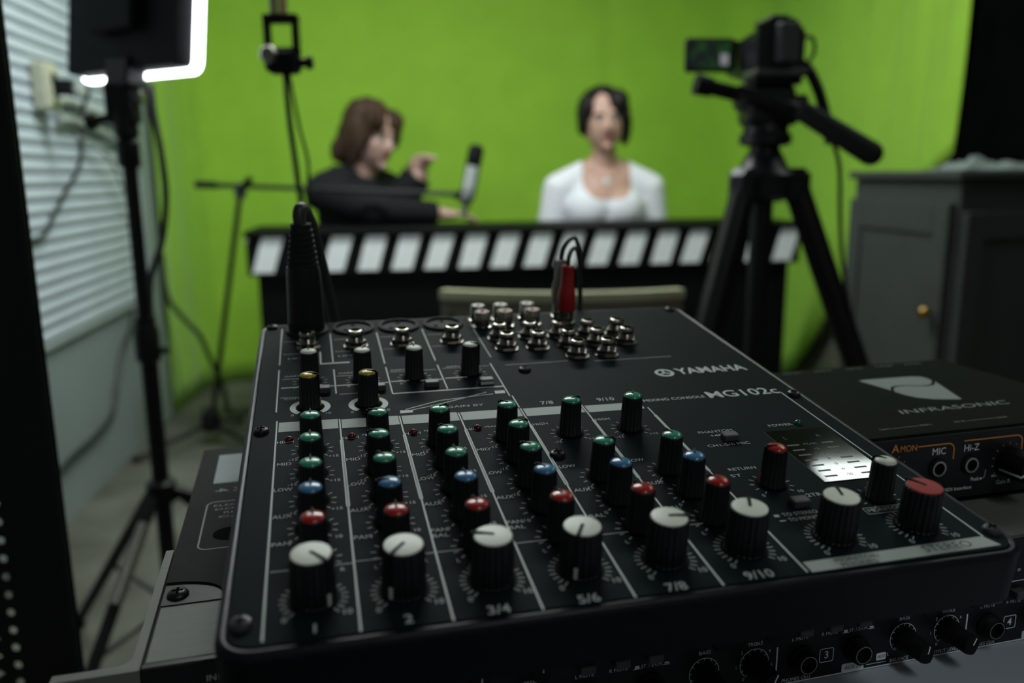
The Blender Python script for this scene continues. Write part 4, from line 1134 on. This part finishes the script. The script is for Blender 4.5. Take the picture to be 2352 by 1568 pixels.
# ================================================================== mixing console
MXu = Vector((0.97261659, 0.23241282, -0.00111335)); MXv = Vector((-0.23014949, 0.96379004, 0.1346847)); MXn = Vector((0.03237549, -0.13074034, 0.99088788))
MXm = Matrix((MXu, MXv, MXn)).transposed().to_4x4()
MXm.translation = Vector((-0.07493191, 0.18330984, CAM_Z - 0.11667389))
mx = empty('mixing_console', matrix=MXm)
PW, PD = 245.0, 271.4
def rloop(x0, y0, x1, y1, r, nf): return [(p[0], p[1], nf(p[1])) for p in rrect(x0, y0, x1, y1, r, 6)]
botn = lambda v: -(33.3 + 0.1362*v)
shell = MB(MMS)
rim_ = MB(MMS); rim_.loft([rloop(3.2,3.2,PW-3.2,PD-3.2,7,lambda v: -1.2), rloop(2.2,2.2,PW-2.2,PD-2.2,8,lambda v: -0.2), rloop(1.1,1.1,PW-1.1,PD-1.1,8.8,lambda v: -0.35), rloop(0.35,0.35,PW-0.35,PD-0.35,9.3,lambda v: -1.0), rloop(0,0,PW,PD,9.5,lambda v: -2.2)], False, False)
rim_.build('edge_rim', M['rim'], mx, 60)
shell.loft([rloop(3.2,3.2,PW-3.2,PD-3.2,7,lambda v: -3.0), rloop(0,0,PW,PD,9.5,lambda v: -2.2),
            rloop(0,0,PW,PD,9.5,lambda v: -18.0), rloop(1.5,3.0,PW-1.5,PD-1,9.5,lambda v: -20.0), rloop(5,16,PW-5,PD-4,9,lambda v: botn(v)+4), rloop(8,20,PW-8,PD-6,8,lambda v: botn(v)+2.5)])
shell.build('body_shell', M['shell'], mx, 50)
pl = MB(MMS); pl.loft([rloop(3.0,3.0,PW-3.0,PD-3.0,7,lambda v: -0.9), rloop(3.0,3.0,PW-3.0,PD-3.0,7,lambda v: -0.15), rloop(3.2,3.2,PW-3.2,PD-3.2,6.8,lambda v: 0.0)])
pl.build('top_panel', M['panel'], mx, 30)
for x in (26, PW-26):
    for y in (118, 246): MB(MMS).lathe([(7,botn(y)+0.9),(7,botn(y)+4)], 18, Matrix.Translation((x,y,0))).build('foot', M['rubber'], mx)

CU = [25.0, 49.3, 73.6, 100.1, 126.4, 152.9]            # channel columns
ROW = dict(level=18.8, pan=36.9, aux=54.7, low=71.9, mid=91.4, high=109.4, comp=153.0, gain=180.0)
# --- knob kinds (shared meshes)
def ribbed(r0, r1, h, n):
    k_ = MB(MMS); k_.lathe([(r0*1.02,0.35),(r0*1.02,0.9),(r0,1.0),(r1,h-1.1),(r1-0.15,h-0.55),(r1-0.5,h-0.3),(0.001,h-0.3)], n*4, None, True, False,
        ripple=lambda i: 0.935 if i % 4 == 0 else 1.0)
    return k_
kn_big = ribbed(6.35, 5.95, 15.0, 20).mesh('level_knob', M['knob'], 40)
kn_small = ribbed(4.45, 3.95, 15.0, 15).mesh('knob', M['knob'], 40)
cap_big = {}; cap_small = {}
for key, m_ in (('white', M['cwhite']), ('red', M['credbig'])):
    c_ = MB(MMS); c_.lathe([(5.45,14.65),(5.35,14.95),(4.0,15.15),(2.0,15.28),(0.001,15.3)], 40, None, False, False); cap_big[key] = c_.mesh('cap', m_, 60)
for key, m_ in (('white', M['cwhite']), ('red', M['cred']), ('green', M['cgreen']), ('blue', M['cblue']), ('yellow', M['cyel'])):
    c_ = MB(MMS); c_.lathe([(3.55,14.6),(3.4,15.0),(2.6,15.35),(1.4,15.58),(0.001,15.65)], 32, None, False, False); cap_small[key] = c_.mesh('cap', m_, 60)
p_ = MB(MMS); p_.cbox((-0.4,-0.55,14.6),(5.7,0.55,15.5),0.15); p_.box((5.6,-0.42,1.2),(6.35,0.42,15.2)); ptr_big = p_.mesh('pointer', M['blkmatte'], 30)
p_ = MB(MMS); p_.cbox((-0.1,-0.34,14.6),(3.8,0.34,15.85),0.15); p_.box((3.7,-0.34,1.2),(4.45,0.34,15.2)); ptr_small = p_.mesh('pointer', M['blkmatte'], 30)
def mark(r, m_, w=0.5): return MB(MMS).box((r-0.3,-w,1.1),(r+0.25,w,4.6)).mesh('index_mark', m_, 0)
mark_big = mark(6.35, M['pwhite']); mark_small = {k_: mark(4.45, m_, 0.4) for k_, m_ in (('white', M['pwhite']), ('red', M['cred']), ('green', M['cgreen']), ('blue', M['cblue']), ('yellow', M['cyel']))}
op = MB(MMS); op.lathe([(5.6,0.03),(5.6,0.08)], 28); opening = op.mesh('opening', M['well'], 0)
def knob(u, v, ang, col, big=False):
    o = put('level_knob' if big else 'knob', kn_big if big else kn_small, mx, (u*MMS, v*MMS, 0), (0, 0, radians(ang)))
    put('cap', (cap_big if big else cap_small)[col], o, label=col + ' cap'); put('pointer', ptr_big if big else ptr_small, o)
    put('index_mark', mark_big if big else mark_small[col], o)
    if not big: put('opening', opening, o)
    return o
LV = [(25.2,19.6,-50), (49.9,19.0,229), (75.0,18.6,157), (101.3,18.4,240), (128.2,18.2,-6), (154.6,18.6,66), (186.6,19.2,74), (217.2,19.6,114)]
for i, (u, v, a_) in enumerate(LV): knob(u, v, a_, 'red' if i == 7 else 'white', True)
ANG = dict(pan=[90,88,100,104,108,116], aux=[90,165,96,124,100,66], low=[90,118,98,134,4,104], mid=[90,150,130,30], high=[90,163,34,130,26,72])
POS = dict(pan=[(25.85,39.3),(49.9,38.9),(74.0,37.5),(100.6,37.3),(127.1,37.0),(153.0,36.9)],
    aux=[(25.4,57.2),(49.6,56.1),(73.9,55.5),(100.2,55.2),(126.6,54.9),(153.1,54.8)],
    low=[(25.6,74.2),(49.5,73.3),(73.8,72.9),(99.8,72.2),(126.5,72.0),(152.4,71.7)],
    mid=[(25.6,93.7),(49.3,92.2),(73.8,91.4),(100.2,91.1)],
    high=[(25.8,112.7),(50.5,111.1),(73.7,109.9),(100.2,109.2),(126.1,108.9),(151.8,108.8)])
COLR = dict(pan='red', aux='blue', low='green', mid='green', high='green')
for r_ in POS:
    for (u, v), a_ in zip(POS[r_], ANG[r_]): knob(u, v - 0.8, a_, COLR[r_])
for (u, v), a_ in zip([(25.4,153.0),(49.6,151.9)], (-12,-12)): knob(u, v, a_, 'yellow')
for (u, v), a_ in zip([(25.6,182.4),(49.2,180.2),(72.7,179.3),(99.2,179.8)], (90,62,92,-25)): knob(u, v, a_, 'white')
knob(184.5, 54.2, 170, 'red'); knob(216.5, 38.0, 125, 'white')

# --- printing
pr = MB(MMS); pd_ = MB(MMS); Z1, Z2 = 0.10, 0.16
def V(u, a, b, w=0.75): line(pr, (u, a), (u, b), w, Z1)
for u, a, b in ((12.2,4.6,141), (36.9,3.6,138.6), (61.2,3.0,137.2), (85.8,2.6,136.2), (112.6,2.6,136), (139.6,2.8,134.6), (167.2,3.8,127)): V(u, a, b, 0.62)
for u in (36.9, 61.2, 85.8, 112.6, 139.6, 167.2): V(u, 68, 119, 1.3)
V(234.4, 10.0, 132, 0.6)
MB(MMS).quad((234.2,10.2,Z1), (168.6,8.6,Z1), (168.6,3.4,Z1), (236.4,4.6,Z1)).build('pale_bar', M['pbar'], mx, 0)
for a, b, lo, hi in ((13.0,36.2,130.2,139.2), (37.6,60.6,129.4,138.0), (62.0,85.1,128.8,137.2), (86.6,111.9,128.2,136.4), (113.5,138.9,127.4,135.4), (140.5,165.6,126.6,133.6)):
    MB(MMS).quad((a,lo,Z1), (b,lo-0.4,Z1), (b,hi-0.4,Z1), (a,hi,Z1)).build('pale_bar', M['pbar'], mx, 0)
for i, (u, s_) in enumerate(zip(CU, ('1', '2', '3/4', '5/6', '7/8', '9/10'))):
    txt(pr, s_, (u+(0.3 if i < 3 else -0.6), (6.9,5.9,5.0,4.6,4.8,5.4)[i], Z2), 5.2, bold=0.012)
txt(pr, '7/8', (125.4,139.5,Z2), 4.6); txt(pr, '9/10', (152.0,138.6,Z2), 4.6)
LBL = dict(high=('HIGH',120.0), mid=('MID',101.4), low=('LOW',82.4), aux=('AUX',64.6))
for i in range(6):
    lu = (15.8,40.4,64.6,89.2,116.2,143.0)[i]
    for k_ in ('high', 'mid', 'low', 'aux'):
        if k_ == 'mid' and i > 3: continue
        s_, v = LBL[k_]; dv = (0.6,0,-0.6,-1.0,-1.2,-1.4)[i]
        txt(pd_, s_, (lu+(0.6 if i > 3 else 0), v+dv, Z2), 3.1, width=6.2 if k_ != 'mid' else 5.0)
    if i < 2: txt(pd_, 'PAN', (lu, 48.9-0.8*i, Z2), 3.1, width=5.6)
    elif i < 4: txt(pd_, 'PAN/', (lu, 47.6, Z2), 2.9, width=6.2); txt(pd_, 'BAL', (lu-0.4, 44.4, Z2), 2.9, width=5.4)
    else: txt(pd_, 'BAL', (lu, 46.0, Z2), 2.9, width=5.4)
    if i < 4: txt(pd_, 'PEAK', (lu+7.2, 122.4-0.8*i, Z2), 2.0, width=5.0)
def ticks(u, v, r, n_, big, lab=None):
    for i in range(n_):
        a = radians(225 - 270*i/(n_-1)); e = 2.0 if big else 1.6
        line(pd_, (u+r*cos(a), v+r*sin(a)), (u+(r+e)*cos(a), v+(r+e)*sin(a)), 0.34, Z2)
    if lab:
        txt(pd_, lab[0], (u-(r+1.6)*0.86, v-(r+1.6)*0.86, Z2), 2.5 if not big else 3.1); txt(pd_, lab[1], (u+(r+2.2)*0.90, v-(r+1.6)*0.80, Z2), 2.5 if not big else 3.1)
for (u, v, a_) in LV: ticks(u, v, 7.4, 21, True, ('0', '10'))
for r_ in POS:
    for (u, v) in POS[r_]: ticks(u, v-0.8, 6.3, 11, False, ('0','10') if r_ == 'aux' else (('L','R') if r_ == 'pan' else ('-15','+15')))
for u, v in ((184.5,54.2),(216.5,38.0),(25.6,182.4),(49.2,180.2),(72.7,179.3),(99.2,179.8)): ticks(u, v, 6.3, 11, False, ('0','10'))
for (u, v) in ((25.4,153.0),(49.6,151.9)):
    pr.ring(6.0, 8.4, 30, Matrix.Translation((u, v, Z1)), radians(-50), radians(230)); txt(pd_, '0', (u-7.2, v-7.6, Z2), 2.6); txt(pd_, '10', (u+7.2, v-7.6, Z2), 2.6)
for a, b, v in ((13,24.4,34.9),(26.6,37,34.9),(37,112,35.6),(113,166,35.0)): line(pd_, (a, v), (b, v), 0.32, Z1)
# upper field
for u, segs in ((11.6,((150,199.5),(206,262))), (36.6,((166,196),(206,250))), (60.9,((161.5,195),(200,248))), (85.6,((163,194),(200,250))), (111.3,((150,191.5),)), (112.4,((137,150),))):
    for a, b in segs: line(pr, (u, a), (u, b), 0.6, Z1)
for a, b, v, w in ((13,24,176.5,0.9),(27,36,175.5,0.9),(37.2,48,175.3,0.9),(50.5,60.3,175.3,0.9),(61.5,70,176.0,0.9),(75,85,175,0.9),(86.5,97,175.8,0.9),(60.9,111.3,161.6,1.1)): line(pr, (a, v), (b, v), w, Z1)
for a, b, v in ((13,24,187),(37.5,48,187),(62,84,188),(87,110,188.5),(13,24,165),(38,48,165),(13,21,221),(38,46,221),(62,70,221),(87,95,221),(13,21,240),(38,46,240),(62,70,240),(87,95,240)): line(pd_, (a, v), (b, v), 0.4, Z1)
for (p, q) in (((64.5,143.4),(80,150.4)),((80,150.4),(104.5,153.6)),((65.5,141.8),(79.5,146.6)),((79.5,146.6),(102,156.0))): line(pr, p, q, 0.55, Z1)
pr.quad((61.9,139.8,Z1),(67.2,139.8,Z1),(67.4,142.6,Z1),(62.1,142.8,Z1)); pr.quad((105.6,153.6,Z1),(110.2,153.6,Z1),(110.4,156.8,Z1),(105.8,156.8,Z1))
txt(pd_, 'GAIN BY', (90,142.4,Z2), 3.0, width=16); txt(pd_, 'COMP', (18.6,163.2,Z2), 2.4, width=8); txt(pd_, 'LINE', (44,214,Z2), 2.6, width=9); txt(pd_, 'LINE', (20,214,Z2), 2.6, width=9)
for i, s_ in enumerate(('GAIN','GAIN','GAIN','GAIN')): txt(pd_, s_, (CU[i]-7.6,190.2,Z2), 2.4, width=6.4)
pr.quad((30.4,204.0,Z1),(44.4,204.0,Z1),(44.4,205.4,Z1),(30.4,205.4,Z1)); line(pr, (30.8,204.6), (30.8,222), 0.8, Z1); line(pd_, (163,186),(204,186),0.4,Z1); line(pd_, (118,188),(150,188.5),0.4,Z1)
for a, b in ((118,160),): line(pd_, (113.5,200), (113.5,262), 0.5, Z1)
for u, s_ in ((124,'7/8'),(140,'9/10'),(156.4,'AUX'),(172.4,'MONITOR'),(188.6,'ST OUT')): txt(pd_, s_, (u,236.5,Z2), 2.2, width=9)
# brand lettering
emb = Matrix.Translation((191.2,164.6,Z1))
pr.ring(3.2, 4.7, 30, emb)
for i in range(3):
    a = radians(90+120*i); line(pr, (191.2,164.6), (191.2+3.6*cos(a), 164.6+3.6*sin(a)), 1.0, Z1)
txt(pr, 'YAMAHA', (215.6,164.8,Z2), 10.4, width=36.5, bold=0.018)
txt(pr, 'MIXING CONSOLE', (182.6,133.8,Z2), 3.6, width=29.4); txt(pr, 'MG102c', (216.6,134.6,Z2), 10.0, width=35.0, bold=0.008)
txt(pd_, 'PHANTOM', (185.0,98.8,Z2), 3.0, width=15); txt(pd_, '+48V', (184.6,95.2,Z2), 2.8, width=7); txt(pd_, 'CH1-5/6 MIC', (184.8,86.8,Z2), 3.0, width=18)
txt(pd_, 'POWER', (214.8,99.6,Z2), 3.0, width=10.8)
txt(pd_, 'RETURN', (180.0,67.2,Z2), 2.8, width=11); txt(pd_, 'ST', (175.2,62.6,Z2), 2.8, width=4.2); txt(pd_, '2TR IN', (197.6,44.6,Z2), 3.0, width=10); line(pd_, (186,44.6),(191.4,44.6),0.3,Z2)
txt(pd_, 'TO STEREO', (183.6,34.4,Z2), 2.7, width=13); txt(pd_, 'TO MONITOR', (184.8,31.2,Z2), 2.7, width=14.5)
pd_.quad((174.0,33.6,Z2),(175.8,33.6,Z2),(175.8,35.0,Z2),(174.0,35.0,Z2)); pd_.quad((174.2,30.8,Z2),(176.4,30.8,Z2),(176.4,31.4,Z2),(174.2,31.4,Z2))
txt(pd_, 'MONITOR', (214.0,31.2,Z2), 2.8, width=13.0)
fr_ = rrect(206.4,29.2,222.0,33.0,0.2,1)
for i in range(len(fr_)): line(pd_, fr_[i], fr_[(i+1) % len(fr_)], 0.25, Z2)
pr.build('white_print', M['pwhite'], mx, 0, label='white printed lines and lettering'); pd_.build('grey_print', M['plabel'], mx, 0, label='fine grey printed lettering and scales')
db = MB(MMS); txt(db, 'STEREO', (218.6,7.2,Z2), 4.9, width=17.4); txt(db, 'MONITOR/', (186.4,7.3,Z2), 2.7, width=15.5); txt(db, 'PHONES', (185.6,4.7,Z2), 2.7, width=12.4)
db.build('dark_print', M['pdark'], mx, 0)

# --- meter window with its bars, lamps, buttons, screws
wn = MB(MMS).cbox((204.2,51.6,-0.4),(232.2,94.6,0.35),0.25).build('meter_window', M['window'], mx, label='glossy dark meter window')
bars = MB(MMS).box((-2.6,-0.55,0),(2.6,0.55,0.02)).mesh('meter_bar', M['pmeter'], 0)
for i in range(7):
    v = 81.0 - 4.25*i
    for u in (209.4, 224.6): put('meter_bar', bars, wn, (u*MMS, v*MMS, 0.00036))
ml = MB(MMS)
txt(ml, 'L', (209.6,87.2,0.38), 3.0); txt(ml, 'R', (224.4,87.2,0.38), 3.0); txt(ml, 'PEAK', (217,81,0.38), 2.2, width=6)
for i, s_ in enumerate(('+6','+3','0','-3','-6','-20')): txt(ml, s_, (217,76.75-4.25*i,0.38), 2.2)
ml.build('meter_lettering', M['pmeter'], wn, 0)
ld = MB(MMS); ld.lathe([(1.7,0),(1.7,0.6),(1.2,1.3),(0.5,1.6),(0.001,1.65)], 18, None, True, False); led_me = ld.mesh('peak_lamp', M['ledred'], 60)
for u, v in ((17.2,122.4),(40.9,121.0),(65.0,120.2),(90.8,119.6)): put('peak_lamp', led_me, mx, (u*MMS, v*MMS, 0), label='dark red lamp')
ld = MB(MMS); ld.lathe([(1.6,0),(1.6,0.8),(0.9,1.5),(0.001,1.65)], 18, None, True, False); put('power_lamp', ld.mesh('power_lamp', M['ledgreen'], 60), mx, (223.2*MMS, 99.8*MMS, 0), label='dark green lamp')
bt = MB(MMS).cbox((-3.2,-2.1,-0.2),(3.2,2.1,2.6),0.4).mesh('button', M['btn'])
bw = MB(MMS).box((-3.0,-0.1,0.3),(3.0,0,1.6)).mesh('white_edge', M['btnwhite'], 0)
for u, v in ((31.2,169.4),(55.2,168.0),(79.2,168.0),(104.2,166.6),(187.6,91.6),(186.6,39.6)):
    b_ = put('push_button', bt, mx, (u*MMS, v*MMS, 0))
    if u == 104.2: put('white_edge', bw, b_, (0, -0.0021, 0))
for u, v, m_ in ((6.5,131.6,M['blk']),(6.6,12.3,M['greymetal']),(6.4,264.6,M['blk']),(125.6,179.4,M['blk']),(115.7,90.6,M['blk']),(238.6,128.5,M['blk']),(239.6,12.3,M['greymetal']),(237.0,262.6,M['blk'])):
    screw(mx, (u, v, 0.0), 3.0, m_, None, 1.9)

# --- sockets
jk = MB(MMS); jk.lathe([(6.2,0),(6.2,0.7),(5.6,0.75)], 28)
jk.lathe([(5.3,0.7),(5.4,0.9),(5.4,3.0),(5.0,3.3)], 6); jk.lathe([(3.9,3.0),(3.9,3.6),(3.65,3.9),(3.9,4.3),(3.65,4.7),(3.9,5.1),(3.65,5.5),(3.9,5.9),(3.9,8.2),(3.4,8.9),(2.8,9.0),(2.7,8.0)], 28, None, True, False)
jk_me = jk.mesh('phone_socket', M['chrome'], 40)
hl = MB(MMS).lathe([(2.75,8.0),(2.75,8.05)], 20).mesh('hole', M['well'], 0)
for u, v in ((24.9,230),(48.8,229),(72.4,228.2),(98.4,228.2),(123.8,228.6),(124.2,212.6),(140.4,228.2),(140.4,211.4),(156.0,227),(156.8,212),(156.8,195.6),(172.2,226.6),(172.5,211.8),(172.4,195.3),(188.5,226.3),(188.6,211.4)):
    j = put('phone_socket', jk_me, mx, (u*MMS, (v-1.2)*MMS, 0)); put('hole', hl, j)
rc = MB(MMS); rc.lathe([(5.6,0),(5.6,1.0),(4.2,1.2),(4.2,8.6),(3.9,9.0),(3.0,9.0)], 26, None, True, False); rc_me = rc.mesh('rca_socket', M['chrome'], 40)
ins = {}
for k_, m_ in (('white', M['cwhite']), ('red', M['rcared'])): ins[k_] = MB(MMS).lathe([(3.05,8.6),(3.05,9.05),(1.5,9.05),(1.4,8.6)], 22, None, False, False).mesh('insert', m_, 0)
for u in (118.9, 131.9, 147.5, 167.2):
    for v, k_ in ((261.0,'white'), (249.0,'red')):
        j = put('rca_socket', rc_me, mx, (u*MMS, v*MMS, 0)); put('insert', ins[k_], j, label=k_ + ' insert')
xs = MB(MMS); xs.lathe([(11.2,0),(11.2,1.2),(10.4,1.6),(9.4,1.6),(9.2,0.4),(0.001,0.4)], 32, None, True, False); xs_me = xs.mesh('microphone_socket', M['rubber'], 40)
ph = MB(MMS)
for i in range(3):
    a = radians(-30+120*i); ph.lathe([(1.3,0.42),(1.3,0.6)], 12, Matrix.Translation((5*cos(a),5*sin(a),0)))
ph_me = ph.mesh('pin_holes', M['well'], 0)
for u, v in ((24.6,256.6),(49.2,256.4),(73.6,256.2),(98.2,256.0)):
    j = put('microphone_socket', xs_me, mx, (u*MMS, v*MMS, 0)); put('pin_holes', ph_me, j)
tag(mx, 'dark mixing console with rows of green, blue, red and white capped knobs', 'mixing console')

# ================================================================== plugs in the console's sockets
def at_mx(name): return empty(name, matrix=MXm @ Matrix.Translation((0, 0, 0)))
xp = empty('microphone_plug', matrix=MXm @ Matrix.Translation((0.0246, 0.2566, 0.0017)))
x_ = MB(MMS); x_.lathe([(9.2,0),(9.6,1),(9.4,6),(9.0,22),(8.8,30),(8.2,34)], 30); x_.build('shell', M['blk'], xp)
x_ = MB(MMS); pr_ = [(8.0,33)]
for i in range(7): pr_ += [(7.9-0.33*i, 34.2+2.9*i), (7.9-0.33*i, 36.0+2.9*i), (7.2-0.33*i, 36.3+2.9*i), (7.2-0.33*i, 36.9+2.9*i)]
pr_ += [(5.2,56.5),(3.6,57.0)]
x_.lathe(pr_, 28); x_.build('strain_relief', M['rubber'], xp, label='ribbed black rubber boot')
x_ = MB(MMS); x_.tube(bez([(0,0,54),(-0.6,0.5,60),(0.2,3,63.5),(2.5,10,61),(6,22,48),(11,34,20),(16,46,-14),(20,54,-60)],8), 3.3, 12); x_.build('cable', M['cable'], xp)
tag(xp, 'black microphone plug with ribbed boot standing in the first channel socket', 'plug')
def rca(v, m_, wire, label, lean):
    t = empty('rca_plug', matrix=MXm @ Matrix.Translation((0.1672, v, 0.0088)) @ Matrix.Rotation(radians(lean), 4, 'X'))
    MB(MMS).lathe([(4.4,-4),(4.4,-0.5),(4.0,0)], 22).build('metal_collar', M['chrome'], t)
    MB(MMS).lathe([(4.6,-1.2),(5.0,0),(5.0,7),(4.5,11),(3.7,13),(3.5,24),(3.0,24.6)], 24).build('sleeve', m_, t)
    MB(MMS).tube(bez(wire, 8), 1.25, 8).build('wire', M['cable'], t)
    return tag(t, label, 'plug', 'audio plugs')
rca(0.2490, M['rcared'], [(0,0,24),(0.6,1,29),(4,6,32),(9,13,30),(14,22,18),(18,30,-4),(19.5,34,-40)], 'red audio plug with thin black wire in the console', 0)
rca(0.2610, M['rcagrey'], [(0,0,24),(1.0,-1,31),(5,0,36),(10,4,35),(15,12,22),(19,20,-2),(20.5,24,-40)], 'grey audio plug with thin black wire behind the red one', -3)
